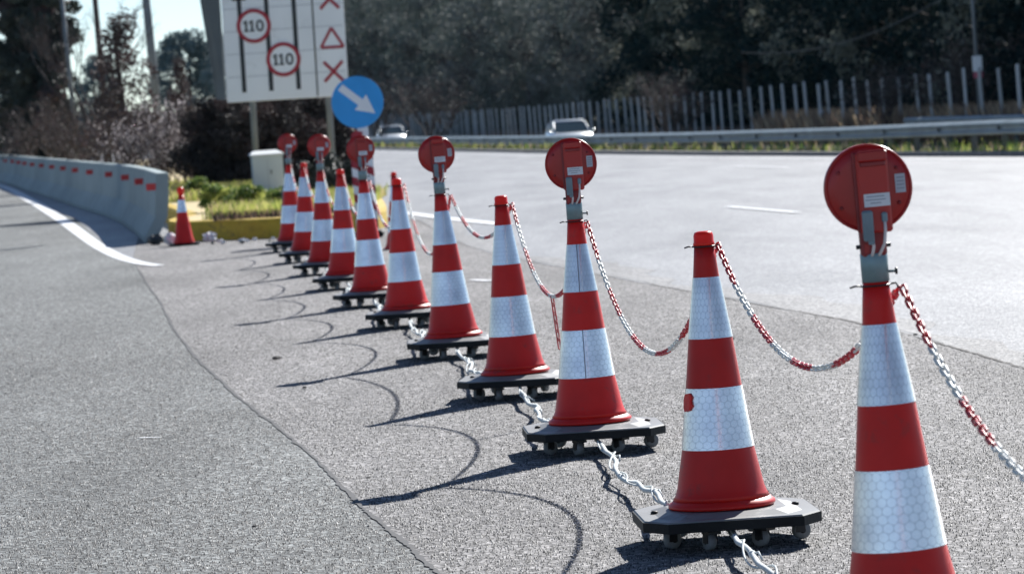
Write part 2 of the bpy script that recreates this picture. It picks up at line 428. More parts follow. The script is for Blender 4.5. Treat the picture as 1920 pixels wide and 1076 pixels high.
cs, sn = np.cos(an)[:, None], np.sin(an)[:, None]
zoff = np.where(GP[:, :1] < cx_[:, None], .0038, 0.)
zb_ = np.full((n, 1), -.009)+zoff
def cor(a, b_, z): return np.concatenate([GP[:, :1]+(a*cs-b_*sn)*sz, GP[:, 1:2]+(a*sn+b_*cs)*sz, z], 1)
top = np.where(rq.random((n, 1)) < .5, .5, 1.)*sz*.62+.0005+zoff
j_ = lambda: rq.uniform(.6, 1.3, (n, 1))
VV = np.stack([cor(-j_(), -j_(), zb_), cor(j_(), -j_(), zb_), cor(j_(), j_(), zb_), cor(-j_(), j_(), zb_), cor(rq.uniform(-.4, .4, (n, 1)), rq.uniform(-.4, .4, (n, 1)), top)], 1).reshape(-1, 3)
me = bpy.data.meshes.new('road_grit'); me.vertices.add(5*n); me.vertices.foreach_set('co', VV.astype(np.float32).ravel())
tri = (np.array([[0, 1, 4], [1, 2, 4], [2, 3, 4], [3, 0, 4]])[None]+5*np.arange(n)[:, None, None]).reshape(-1)
me.loops.add(len(tri)); me.loops.foreach_set('vertex_index', tri.astype(np.int32))
me.polygons.add(4*n); me.polygons.foreach_set('loop_start', np.arange(0, 12*n, 3, dtype=np.int32))
for nm_, c3 in (('grit_dark', (.035, .036, .038)), ('grit_mid', (.15, .15, .15)), ('grit_pale', (.34, .34, .335))): me.materials.append(mat(nm_, c3, .6, .3, 30, spec=.3))
me.polygons.foreach_set('material_index', np.repeat(rq.choice(3, n, p=[.40, .42, .18]), 4).astype(np.int32))
me.update(calc_edges=True)
gro = bpy.data.objects.new('road_grit', me); COL.objects.link(gro); tag(gro, 'coarse stone grit standing out of the worn grey asphalt', 'grit', None, 'stuff')
strip('worn_edge', [(x+.03+.04*math.sin(y*1.3), y, -.006) for x, y in redge], [(x+.42+.18*math.sin(y*.7)+.1*math.sin(y*2.9+1), y, -.006) for x, y in redge], M['worn'])
# painted lines
def line(name, pts, wd, z=.004, n=8, label=None):
    c = smooth_poly(pts, n); Lf, Rt = [], []
    for i, p in enumerate(c):
        a = np.array(c[max(i-1, 0)]); d = np.array(c[min(i+1, len(c)-1)])-a; d /= np.linalg.norm(d)
        nrm = np.array([-d[1], d[0]]); ww = wd[0]+(wd[1]-wd[0])*i/(len(c)-1)
        q = np.array(p); l = q+nrm*ww/2; r = q-nrm*ww/2
        Lf.append((*l, z)); Rt.append((*r, z))
    return strip(name, Lf, Rt, M['paint'])
line('road_marking', [(-4.20, 45.9), (-4.56, 47.25), (-5.11, 50.15), (-5.89, 55.15), (-6.84, 61.75), (-7.90, 69.2), (-9.64, 81.2), (-11.92, 96.6), (-17.52, 133.3), (-24.5, 172)], (.15, .31))
line('road_marking', [(-1.75, 64.0), (-.9, 58.6), (-.02, 53.8)], (.24, .24))
line('road_marking', [(3.22, 56.1), (3.88, 51.5)], (.13, .13))
line('road_marking', [(-.38, 36.95), (-.20, 36.5)], (.10, .12), n=2)
line('road_marking', [(-2.02, 20.33), (-1.90, 20.25)], (.035, .02), z=.006, n=2)
line('road_marking', [(6.0, 82), (5.2, 87)], (.14, .14))
line('road_marking', [(9.6, 79.0), (7.3, 91), (4.3, 107.7), (0.1, 134.8), (-6.6, 182), (-14.4, 240)], (.12, .12), z=.0)

# far kerb, median grass, opposite carriageway, verge
Yk = [float(y) for y in np.linspace(30, 470, 111)]
b = MB()
V = []
for y in Yk: V += [(kx(y), y, -.05), (kx(y)+.01, y, .09), (kx(y)+.16, y, .10), (kx(y)+.17, y, -.05)]
F = []
for i in range(len(Yk)-1):
    for k in range(3): F.append((4*i+k, 4*i+4+k, 4*i+5+k, 4*i+1+k))
b.add(V, F, M['kerb']); tag(b.build('kerb'), kind='structure')
strip('median', [(kx(y)+.165, y, .085) for y in Yk], [(kx(y)+2.4, y, -.40) for y in Yk], M['verge'])
strip('opposite_road', [(kx(y)+2.3, y, -.38) for y in Yk], [(kx(y)+10.6, y, -.38) for y in Yk], M['opp'])
b = MB(); V = []; F = []
offs = [(10.5, -.36), (12, -.2), (18, .1), (30, .5), (60, .8), (90, -.7)]
for y in Yk:
    for o_, z_ in offs: V.append((kx(y)+o_, y, z_+.1*math.sin(y*.3+o_)))
m_ = len(offs)
for i in range(len(Yk)-1):
    for k in range(m_-1): F.append((m_*i+k, m_*i+k+1, m_*i+m_+k+1, m_*i+m_+k))
b.add(V, F, M['verge'], True); tag(b.build('verge'), kind='structure')

# traffic island: yellow kerb round sandy soil
isl = smooth_poly([(-4.95, 60.0), (-5.0, 57.2), (-4.75, 55.5), (-4.2, 54.95), (-3.6, 54.35), (-3.0, 54.2), (-2.4, 54.5), (-1.95, 55.5), (-1.87, 58), (-2.2, 65), (-3.0, 76), (-4.8, 96), (-8.5, 126), (-15, 170), (-22, 168), (-17.7, 141), (-13.4, 115), (-10.5, 97), (-8.3, 83), (-6.8, 73.5), (-4.95, 60.0)], 5)[:-1]
tag((lambda bb: bb.build('island'))(MB().deck(isl, -.02, .27, M['sand'])), kind='structure')
b = MB(); V = []; F = []
n = len(isl); c = np.mean(np.array(isl), axis=0)
for i in range(n):
    a = np.array(isl[i-1]); d = np.array(isl[(i+1) % n])-a; d /= np.linalg.norm(d); nr = np.array([d[1], -d[0]])
    q = np.array(isl[i])
    o1 = q+nr*.05; o2 = q+nr*.03; o3 = q-nr*.12
    V += [(*o1, -.01), (*o1, .22), (*o2, .275), (*o3, .285), (*o3, .2)]
for i in range(n):
    j = (i+1) % n
    for k in range(4): F.append((5*i+k, 5*i+k+1, 5*j+k+1, 5*j+k))
b.add(V, F, M['kerb_yellow']); tag(b.build('island_kerb'), kind='structure')

# ------------------------------------------------------------------ cones, lamps, trolleys
def cone_lathe(prof, m, n=40, uv=False):
    b = MB(); b.lathe(prof, m, n, cap=False); return b
def add_uv(o, hexpitch=.027):
    me = o.data; uvl = me.uv_layers.new(name='UVMap')
    for p in me.polygons:
        us = []
        for li in p.loop_indices:
            v = me.vertices[me.loops[li].vertex_index].co
            us.append([li, math.atan2(v.y, v.x), v.z])
        for q in us:
            if us[0][1]-q[1] > PI: q[1] += 2*PI
            if us[0][1]-q[1] < -PI: q[1] -= 2*PI
        for li, a, z in us: uvl.data[li].uv = (a*.11/hexpitch, z/hexpitch)
def cone_r(z):       # radius of the shell at height z
    return float(np.interp(z, [0, .012, .02, .035, .07, .214, .437, .616, .838, .96, .98], [.196, .196, .19, .172, .160, .1322, .103, .0812, .0485, .0365, .035]))
def make_cone(lamp):
    r = empty('traffic_cone', (0, 0, 0))
    top = .958
    zs = [.03, .045, .07, .12, .19]
    b = MB()
    b.lathe([(.10, .0), (.194, .0), (.197, .006), (.195, .014), (.183, .022), (.174, .032)], M['red'], 48, cap=True)
    b.build('flange', r)
    b = MB()
    zz = [.030, .045, .07, .11, .214, .3, .437, .5, .616, .7, .838, .9, top]
    b.lathe([(cone_r(z)-.0006, z) for z in zz], M['red'], 48)
    b.build('shell', r)
    for z0, z1 in ((.214, .437), (.616, .838)):
        b = MB(); b.lathe([(cone_r(z)+.0012, z) for z in np.linspace(z0, z1, 5)], M['sheet'], 48, cap=False)
        o = b.build('reflective_band', r); add_uv(o)
    if not lamp:
        b = MB(); b.lathe([(.0395, .952), (.0395, .962), (.037, .966), (.0365, .990), (.032, 1.001), (.018, 1.005)], M['cap'], 24)
        b.build('cap', r)
    hz = .945 if lamp else .95
    hr = cone_r(hz)
    b = MB()
    ring = [(math.cos(a)*(hr+.003), math.sin(a)*(hr+.003), hz) for a in np.linspace(0, 2*PI, 25)[:-1]]
    b.tube(ring, .003, M['blackm'], 6, closed=True)
    b.tube([(-hr, 0, hz), (-hr-.02, -.005, hz+.002), (-hr-.035, -.006, hz-.002)], .003, M['blackm'], 5)
    b.tube([(hr, 0, hz), (hr+.018, -.004, hz+.002), (hr+.024, -.004, hz-.012)], .003, M['blackm'], 5)
    b.build('wire_hook', r)
    return r
def make_lamp():
    r = empty('warning_lamp', (0, 0, 0))       # origin at the cone flange plane so it shares the cone's place
    cz = 1.181; R = .122
    b = MB(); b.lathe([(.036, .919), (.0385, .92), (.0385, .998), (.037, 1.0)], M['steel'], 28); b.build('collar', r)
    b = MB()
    b.lathe([(.004, .036), (.004, .062)], M['steel'], 10, (0, 0, .945), 'X')
    b.lathe([(.010, .056), (.010, .062)], M['blackm'], 10, (0, 0, .945), 'X'); b.build('bolt', r)
    b = MB()
    prof = [(.085, -.030), (.108, -.028), (R-.006, -.022), (R, -.014), (R, .012), (R-.006, .018)]
    b.lathe(prof, M['lamp_red'], 56, (0, 0, cz), 'Y')
    for a0 in (.0,):
        ring = [(math.cos(a)*(R-.004), -.022, cz+math.sin(a)*(R-.004)) for a in np.linspace(0, 2*PI, 57)[:-1]]
        b.tube(ring, .0045, M['lamp_red'], 6, closed=True)
    b.build('housing', r)
    b = MB(); b.lathe([(R-.008, .018), (R-.012, .034), (R-.04, .05), (.02, .056)], M['lens'], 40, (0, 0, cz), 'Y'); b.build('lens', r)
    for a in (.55, 2.6, 3.7, 5.75):
        b = MB(); b.lathe([(.0055, -.0345), (.0055, -.029)], M['lamp_dark'], 8, (math.cos(a)*.094, 0, cz+math.sin(a)*.094), 'Y'); b.build('screw', r)
    # battery box on the back, running down to the neck
    b = MB(); b.box((.012, -.040, cz-.012), (.088, .026, .225), M['lamp_red'], bev=.006)
    b.box((-.0355, -.0335, cz-.01), (.010, .016, .22), M['lamp_dark'], bev=.002)
    b.build('battery_box', r)
    b = MB(); b.box((.014, -.060, cz+.088), (.082, .020, .030), M['lamp_red'], bev=.007)
    b.box((.014, -.058, cz+.066), (.07, .012, .014), M['lamp_dark'], bev=.004); b.build('handle', r)
    b = MB(); b.box((.018, -.0545, cz-.034), (.072, .002, .036), M['sticker'])
    for i, wl in enumerate((.05, .056, .03)): b.box((.014, -.0562, cz-.024-.009*i), (wl, .001, .0025), M['print'])
    b.build('label_sticker', r)
    b = MB(); b.box((.088, -.0318, cz+.006), (.028, .003, .052), M['sticker_grey'])
    for i in range(4): b.box((.088, -.0336, cz+.022-.010*i), (.020, .001, .003), M['print'])
    b.build('rating_sticker', r)
    b = MB(); b.box((0, -.012, 1.035), (.072, .048, .085), M['lamp_dark'], bev=.006)
    b.box((-.02, -.03, 1.015), (.018, .012, .03), M['lamp_red'], bev=.003)
    b.lathe([(.006, -.048), (.006, .048)], M['blackm'], 8, (0, -.02, 1.02), 'X'); b.build('neck_bracket', r)
    b = MB()
    b.box((-.014, -.066, 1.078), (.030, .020, .085), M['clip'], bev=.006, rx=.1)
    b.box((-.008, -.062, 1.035), (.018, .014, .02), M['clip'], bev=.004)
    b.box((.034, -.058, 1.098), (.016, .016, .028), M['clip'], bev=.004); b.build('clip', r)
    b = MB(); b.tube([(.034, -.060, 1.095), (.033, -.062, 1.06), (.028, -.056, 1.025), (.016, -.040, 1.0), (.01, -.032, .992)], .0045, M['cablew'], 6)
    b.tube([(-.006, -.06, 1.04), (-.002, -.058, 1.02), (-.006, -.046, 1.0), (-.008, -.03, .992)], .0045, M['cablew'], 6)
    b.build('cable', r)
    return r
def make_trolley():
    r = empty('wheeled_base', (0, 0, 0))
    a, c = .325, .10
    poly = [(-a+c*.8, -a), (a-c*.8, -a), (a, -a+c*1.2), (a, a-c*1.2), (a-c*.8, a), (-a+c*.8, a), (-a, a-c*1.2), (-a, -a+c*1.2)]
    b = MB(); b.deck(poly, .077, .112, M['black']); b.build('deck', r)
    b = MB(); b.deck([(x*.985, y*.985) for x, y in poly], .112, .117, M['top_glare'], .012)
    b.deck([(x*.80, y*.80) for x, y in poly], .117, .131, M['top_glare'], .20); b.build('top_plate', r)
    for x, y in ((.26, .02), (-.26, .02), (.1, .26), (-.1, .26)):
        b = MB(); b.lathe([(.014, .115), (.014, .124), (.010, .128)], M['black'], 8, (x, y, 0)); b.build('bolt', r)
    for i, (x, y, ang) in enumerate(((-.23, -.12, .5), (-.085, -.255, 1.9), (.11, -.235, 2.3), (.245, -.08, .2), (.12, .24, 1.2), (-.13, .22, 2.7))):
        cb = MB(); s_ = (math.cos(ang), math.sin(ang))
        cb.box((x, y, .066), (.062, .05, .010), M['blackm'], rz=ang)
        for sg in (-1, 1):
            cb.box((x-s_[1]*.019*sg+s_[0]*.012, y+s_[0]*.019*sg+s_[1]*.012, .046), (.034, .004, .036), M['blackm'], rz=ang)
        cb.box((x-s_[0]*.004, y-s_[1]*.004, .0635), (.04, .04, .007), M['blackm'], rz=ang)
        co = cb.build('castor', r)
        wb = MB(); wb.lathe([(.010, -.0165), (.029, -.0160), (.0335, -.011), (.0335, .011), (.029, .0160), (.010, .0165)], M['wheel'], 20, (0, 0, 0), 'Y')
        wb.lathe([(.012, -.018), (.012, .018)], M['blackm'], 10, (0, 0, 0), 'Y')
        wb.build('wheel', co, (x+s_[0]*.02, y+s_[1]*.02, .0345), ang)
    return r

# row of cones: place, lamp?, small lean in radians (y axis), turn
ROW = [('A', 1.04, 10.65, 1, -.033, .10), ('B', .72, 14.01, 0, -.012, 2.4), ('C', .33, 18.06, 1, -.016, .55),
       ('D', -.01, 21.70, 0, -.024, 4.2), ('E', -.41, 25.58, 1, -.034, 1.3), ('F', -.82, 29.60, 0, -.020, 5.0),
       ('G', -1.21, 33.11, 1, -.018, 3.3), ('H', -1.59, 36.84, 0, .010, .9), ('I', -1.96, 40.58, 1, .012, 2.0),
       ('J', -2.35, 44.42, 0, .030, 3.9), ('K', -2.73, 48.37, 1, .012, 4.7), ('Z', 1.40, 6.75, 0, 0, 0)]
cone_lab = dict(
 A='red and white traffic cone closest to the camera, cut off by the bottom edge',
 B='bare topped red and white cone with a torn red patch on its left side',
 C='red and white cone with a vertical seam down its white bands, third from the camera',
 D='bare topped red and white cone, fourth from the camera, behind the seamed cone',
 E='fifth red and white cone from the camera, lamp topped, right of the sixth',
 F='sixth red and white cone from the camera, bare topped, hiding another cone',
 G='seventh red and white cone from the camera, standing below the blue arrow sign',
 H='eighth red and white cone from the camera, bare topped',
 I='ninth red and white cone from the camera, lamp topped, in front of the dark hedge',
 J='tenth red and white cone from the camera, bare topped, last but one in the row',
 K='farthest cone of the wheeled row, lamp topped, partly hidden, beside the grey cabinet',
 Z='next red and white cone towards the viewer, outside the photo')
pos_words = dict(A='nearest cone', B='second cone with the torn red patch', C='third cone with the seam', D='fourth cone', E='fifth cone',
                 F='sixth cone', G='seventh cone, below the blue sign', H='eighth cone', I='ninth cone', J='tenth cone', K='farthest cone of the row', Z='cone outside the photo')
protoP, protoL, lampP, trolP = make_cone(0), make_cone(1), make_lamp(), make_trolley()
used = {}
def take(proto, key):
    if key in used: return copy_tree(proto)
    used[key] = 1; return proto
TZ = .135
order = ['red round warning lamp clamped on top of the %s']
cone_obj = {}
for n_, x, y, lamp, lean, turn in ROW:
    c_ = take(protoL if lamp else protoP, 'L' if lamp else 'P')
    c_.location = (x, y, TZ); c_.rotation_euler = (0, lean, 0)
    tag(c_, cone_lab[n_], 'traffic cone', 'cones in the chained row'); cone_obj[n_] = c_
    for ch in c_.children:
        if ch.name.split('.')[0] in ('reflective_band', 'shell', 'flange'): ch.rotation_euler.z = turn
    if lamp:
        l_ = take(lampP, 'lamp'); l_.location = (x, y, TZ+.035); l_.rotation_euler = (0, lean, {'A': .0, 'C': -.03, 'E': .06, 'G': .03, 'I': -.05, 'K': .12}[n_])
        tag(l_, 'red round warning lamp on top of the %s' % pos_words[n_], 'warning lamp', 'warning lamps on the cones')
    t_ = take(trolP, 'trol'); t_.location = (x+.012, y, 0); t_.rotation_euler = (0, 0, {'B': .06, 'C': .05}.get(n_, random.uniform(-.12, .15)))
    tag(t_, 'black board on castors under the %s' % pos_words[n_], 'wheeled base', 'wheeled bases under the cones')
# torn red patch on the second cone, seam on the third
b = MB(); zc = .388; rr_ = cone_r(zc)+.004
pts = [(-.012, .03), (.02, .034), (.034, .022), (.03, .006), (.038, -.012), (.024, -.028), (-.006, -.034), (-.02, -.02), (-.024, .012)]
V = []; F = []
for k, dr in enumerate((0, .006)):
    for u, v in pts:
        a = PI*1.13 + u/rr_; rr2 = cone_r(zc+v)+.0025+dr
        V.append((rr2*math.cos(a), rr2*math.sin(a), zc+v))
n = len(pts); F = [tuple(range(n, 2*n))]+[(i, (i+1) % n, n+(i+1) % n, n+i) for i in range(n)]
b.add(V, F, M['red']); b.build('torn_patch', cone_obj['B'])
for z0, z1 in ((.214, .437), (.616, .838)):
    b = MB(); a = -PI/2-.05
    b.tube([((cone_r(z)+.0012)*math.cos(a), (cone_r(z)+.0012)*math.sin(a), z) for z in (z0, z1)], .0022, M['seam'], 5); b.build('seam', cone_obj['C'])

# cone standing beyond the row, half hidden behind the sixth cone
c_ = copy_tree(protoP); c_.location = (-1.355, 47.0, -.0); c_.scale = (.93, .93, .93); c_.rotation_euler = (0, -.01, 0)
tag(c_, 'far red and white cone peeping out behind the left side of the sixth cone', 'traffic cone')

# small two-banded cone at the end of the barrier
r = empty('small_cone', (-4.50, 53.25, 0), (0, -.012, 0))
tag(r, 'small red cone with a single white band near its top, beside the concrete barrier end', 'traffic cone')
b = MB(); b.box((0, 0, .015), (.36, .36, .03), M['black'], rz=.3, bev=.008); b.build('base_plate', r)
b = MB(); b.lathe([(.150, .03), (.148, .05), (.128, .10), (.072, .46), (.046, .63), (.034, .70)], M['red'], 32); b.build('shell', r)
b = MB(); b.lathe([(.0735, .46), (.0475, .63)], M['sheet'], 32, cap=False); add_uv(b.build('reflective_band', r))
b = MB(); b.lathe([(.036, .70), (.042, .72), (.052, .745), (.050, .78), (.030, .805), (.01, .81)], M['cap'], 20); b.build('cap', r)

# ------------------------------------------------------------------ chains and ropes
def link_mesh(b, p, q, roll, m, wire=.0040, wid=.0128):
    """one oval chain link from p to q"""
    p = Vector(p); q = Vector(q); t = (q-p); Ln = t.length; t.normalize()
    up_ = Vector((0, 0, 1)); sd_ = t.cross(up_)
    if sd_.length < 1e-3: sd_ = Vector((1, 0, 0))
    sd_.normalize(); nu = sd_.cross(t)
    a = sd_*math.cos(roll)+nu*math.sin(roll)
    c = (p+q)/2; hl = Ln/2+wire*1.7; pts = []
    rx = wid-wire
    for i in range(10):
        th = 2*PI*i/10
        cx_ = math.cos(th); sx_ = math.sin(th)
        pts.append(c + t*((hl-rx)*(1 if cx_ > 0 else -1)*(1 if abs(cx_) > 1e-6 else 0) + rx*cx_) + a*rx*sx_)
    b.tube(pts, wire, m, 5, closed=True)
def chain(p0, p1, sag, seed, label, off=0, runs=8, pitch=.05, tail=None):
    p0 = Vector(p0); p1 = Vector(p1)
    N_ = 400; pts = []
    for i in range(N_+1):
        s = i/N_; p = p0.lerp(p1, s); p.z -= 4*sag*s*(1-s); pts.append(p)
    acc = [0]
    for i in range(N_): acc.append(acc[-1]+(pts[i+1]-pts[i]).length)
    nl = int(acc[-1]/pitch); st = acc[-1]/nl
    def at_(d):
        k = min(int(np.searchsorted(acc, d)), N_); k = max(k, 1)
        t = (d-acc[k-1])/(acc[k]-acc[k-1]); return pts[k-1].lerp(pts[k], t)
    org = p0.copy(); b = MB(); rg = random.Random(seed)
    for i in range(nl):
        a = at_(i*st)-org; c = at_((i+1)*st)-org
        m = M['chain_r'] if ((i+off)//runs) % 2 == 0 else M['chain_w']
        link_mesh(b, a, c, (PI/4 if i % 2 else -PI/4)+rg.uniform(-.15, .15), m)
    o = b.build('plastic_chain', None, org)
    tag(o, label, 'chain', 'red and white chains between the cones')
    if tail:
        tb = MB(); s0 = at_(acc[-1]*tail[0])-org
        for i in range(tail[1]):
            link_mesh(tb, s0+Vector((.004*i, 0, -.045*i)), s0+Vector((.004*(i+1), 0, -.045*(i+1))), PI/4 if i % 2 else -PI/4, M['chain_r'])
        tb.build('loose_end', o)
    return o
P = {n_: (x, y, lamp) for n_, x, y, lamp, *_ in ROW}
sags = dict(BA=(.33, 0, None), CB=(.50, 0, None), DC=(.43, 3, (.52, 6)), ED=(.23, 2, None), FE=(.46, 1, None), GF=(.36, 5, None), HG=(.34, 0, None), IH=(.32, 4, None), JI=(.32, 2, None), KJ=(.30, 6, None), AZ=(.44, 0, None))
clab = dict(BA='red and white chain sagging between the cone with the red patch and the nearest cone', CB='red and white chain sagging from the seamed third cone to the second cone',
 DC='red and white chain with a loose hanging end, between the fourth and third cones', ED='shallow red and white chain between the fifth and fourth cones',
 FE='red and white chain hanging between the sixth and fifth cones', GF='red and white chain hanging between the seventh and sixth cones',
 HG='red and white chain running down from the eighth cone to the seventh', IH='red and white chain between the ninth and eighth cones',
 JI='red and white chain between the tenth and ninth cones', KJ='farthest red and white chain, between the last two cones of the row', AZ='red and white chain running off the right edge of the photo from the nearest cone')
for i, (k, (sg, off, tail)) in enumerate(sags.items()):
    a, c = P[k[0]], P[k[1]]
    za = TZ+(.935 if a[2] else .955); zc_ = TZ+(.93 if c[2] else .945)
    da = .062 if a[2] else .058
    chain((a[0]+da-.02, a[1]-.0, za), (c[0]+.035, c[1]+.045, zc_), sg, i, clab[k], off, 10, .038, tail)
def rope(p0, p1, seed, label):
    rg = random.Random(seed); p0 = Vector(p0); p1 = Vector(p1); n_ = 60; org = p0.copy()
    b = MB()
    ph = [rg.uniform(0, 6) for _ in range(6)]
    def base(s, k):
        p = p0.lerp(p1, s)
        e = math.sin(PI*s)
        p.x += e*(.022*math.sin(9*s+ph[0])+.012*math.sin(23*s+ph[1]+k*2))
        p.z += -e*.030+e*(.010*math.sin(13*s+ph[2]+k)+.008*math.sin(31*s+ph[3]))
        p.z = max(p.z, .012)
        a = s*26+ph[4]
        return p+(Vector((math.cos(a), 0, math.sin(a)))*.013 if k else Vector((0, 0, 0)))-org
    for k in range(2):
        b.tube([base(i/120, k) for i in range(121)], (.0105, .0042)[k], M['rope'], 5)
    for s in (rg.uniform(.2, .35), rg.uniform(.45, .6), rg.uniform(.75, .9)):   # knots
        q = base(s, 0); b.lathe([(.004, -.018), (.013, -.008), (.014, .008), (.004, .018)], M['rope'], 8, tuple(q), 'Y')
        b.tube([q, q+Vector((rg.uniform(.01, .03), -.05, .012)), q+Vector((rg.uniform(.02, .05), -.10, -.01))], .004, M['rope'], 5)
    o = b.build('rope', None, org); tag(o, label, 'rope', 'pale ropes tying the wheeled bases together')
seq = ['K', 'J', 'I', 'H', 'G', 'F', 'E', 'D', 'C', 'B', 'A', 'Z']
for i in range(len(seq)-2):
    a, c = P[seq[i]], P[seq[i+1]]
    rope((a[0]+.02, a[1]-.12, .060), (c[0]-.19, c[1]+.27, .118), 20+i, 'low pale rope from the base of the %s to the %s' % (
        {'B': 'second cone', 'C': 'third cone', 'G': 'seventh cone', 'K': 'farthest cone'}.get(seq[i], pos_words[seq[i]]), {'B': 'second cone', 'C': 'third cone', 'G': 'seventh cone', 'A': 'nearest cone'}.get(seq[i+1], pos_words[seq[i+1]])))

# ------------------------------------------------------------------ concrete barrier
foot = [(-5.25, 55.4), (-6.30, 64), (-7.61, 73.4), (-9.22, 83.3), (-11.51, 97.85), (-14.48, 116.2), (-18.8, 143), (-25.5, 178)]
fp = smooth_poly(foot, 40)
fa = [0]
for i in range(len(fp)-1): fa.append(fa[-1]+math.dist(fp[i], fp[i+1]))
def f_at(d):
    k = max(1, min(int(np.searchsorted(fa, d)), len(fp)-1)); t = (d-fa[k-1])/(fa[k]-fa[k-1])
    return np.array(fp[k-1])*(1-t)+np.array(fp[k])*t
prof = [(0, 0), (.0, .08), (.17, .36), (.225, .98), (.24, .995), (.385, .995), (.40, .98), (.385, .60), (.35, .36), (.20, .08), (.19, 0)]
ul = 6.6
nb_ = int(fa[-1]/ul)
for i in range(nb_):
    p = f_at(i*ul+.012); q = f_at((i+1)*ul-.012); d = q-p; Ln = float(np.linalg.norm(d)); ang = math.atan2(d[1], d[0])
    r = empty('concrete_barrier', (float(p[0]), float(p[1]), 0), (0, 0, ang))
    nm = 'end block of the pale concrete barrier, beside the small single band cone' if i == 0 else ('second block of the pale concrete barrier from its near end' if i == 1 else 'pale grey concrete barrier block with a red marker, along the curved slip road')
    tag(r, nm, 'barrier', 'concrete barrier blocks along the slip road')
    b = MB(); n = len(prof)
    # local x along the block, y towards the island (negative side of the left normal)
    xs = [0, .02, Ln-.02, Ln]; ins = [.012, 0, 0, .012]
    V = []; F = []
    for x_, k in zip(xs, ins):
        for yy, zz in prof:
            V.append((x_, -(.3075+(yy-.3075)*(1-k*2)), zz*(1-k)))
    for s_ in range(3):
        for j in range(n-1): F.append((s_*n+j, s_*n+j+1, s_*n+n+j+1, s_*n+n+j))
    F.append(tuple(range(n-1, -1, -1))); F.append(tuple(3*n+j for j in range(n)))
    b.add(V, F, M['concrete']); b.build('block', r)
    b = MB(); xq = .06 if i == 0 else .20
    b.box((xq, -.165, .80), (.02, .19, .10), M['red_refl'], bev=.004); b.build('red_marker', r)

# ------------------------------------------------------------------ guardrail
ry = [float(y) for y in np.arange(58, 256, 2.05)]
def rail_top(y): return float(np.interp(y, [60, 83, 95, 112, 140, 190, 260], [.76, .745, .66, .61, .565, .55, .55]))
r = empty('guardrail', (kx(85)+.7, 85, 0)); tag(r, 'long grey steel guardrail on dark posts along the far edge of the road', 'guardrail')
ox, oy = r.location.x, r.location.y
b = MB(); V = []; F = []
wv = [(.04, 0), (-.085, -.065), (-.09, -.10), (-.03, -.15), (-.03, -.20), (-.085, -.25), (-.085, -.29), (-.03, -.32), (.05, -.32), (.05, 0)]
for y in ry:
    x = kx(y)+.65; zt = rail_top(y)
    for dx, dz in wv: V.append((x+dx-ox, y-oy, zt+dz))
n = len(wv)
for i in range(len(ry)-1):
    for j in range(n): F.append((i*n+j, i*n+(j+1) % n, (i+1)*n+(j+1) % n, (i+1)*n+j))
b.add(V, F, M['rail']); b.build('beam', r)
b = MB()
for i, y in enumerate(ry):
    if i % 2 == 0: b.box((kx(y)+.59-ox, y-oy, rail_top(y)-.155), (.03, .16, .10), M['signback'])
b.build('splice_bolts', r)
for y in ry:
    b = MB(); b.box((kx(y)+.74-ox, y-oy, (rail_top(y)-.12)/2-.15), (.12, .11, rail_top(y)+.18), M['railpost']); b.build('post', r)
b = MB()
r2 = empty('guardrail', (kx(106)+10.2, 106, -.38)); tag(r2, 'short stretch of guardrail behind the long one, at the right edge', 'guardrail')
y_ = [94, 100, 106, 112, 119, 124]
V = []; F = []
for y in y_:
    for dx, dz in wv: V.append((kx(y)+10.2+dx-r2.location.x, y-106, .93+dz))
for i in range(len(y_)-1):
    for j in range(n): F.append((i*n+j, i*n+(j+1) % n, (i+1)*n+(j+1) % n, (i+1)*n+j))
b.add(V, F, M['rail']); b.build('beam', r2)
for y in y_:
    b = MB(); b.box((kx(y)+10.28-r2.location.x, y-106, .42), (.1, .1, .84), M['railpost']); b.build('post', r2)

# ------------------------------------------------------------------ fence posts beyond the opposite carriageway
pp = MB(); pp.box((0, 0, 1.05), (.10, .12, 2.5), M['post'], bev=.015)
po = pp.build('fence_post'); first = True
y = 103.0; kk = 0
rg = random.Random(5)
while y < 312:
    o = po if first else po.copy()
    if not first: COL.objects.link(o)
    first = False
    gz = float(np.interp(y, [100, 118, 150, 206, 310], [-.30, -.34, -.46, -.66, -.70]))
    o.location = (kx(y)+11.2+rg.uniform(-.05, .05), y, gz); o.rotation_euler = (rg.uniform(-.01, .01), -.028+rg.uniform(-.02, .02), rg.uniform(-.1, .1))
    o.scale = (1, 1, 1+rg.uniform(-.03, .03))
    tag(o, 'plain grey upright post in the long fence line before the dark wood', 'fence post', 'grey fence posts along the wood')
    y += 1.95+rg.uniform(-.15, .15)

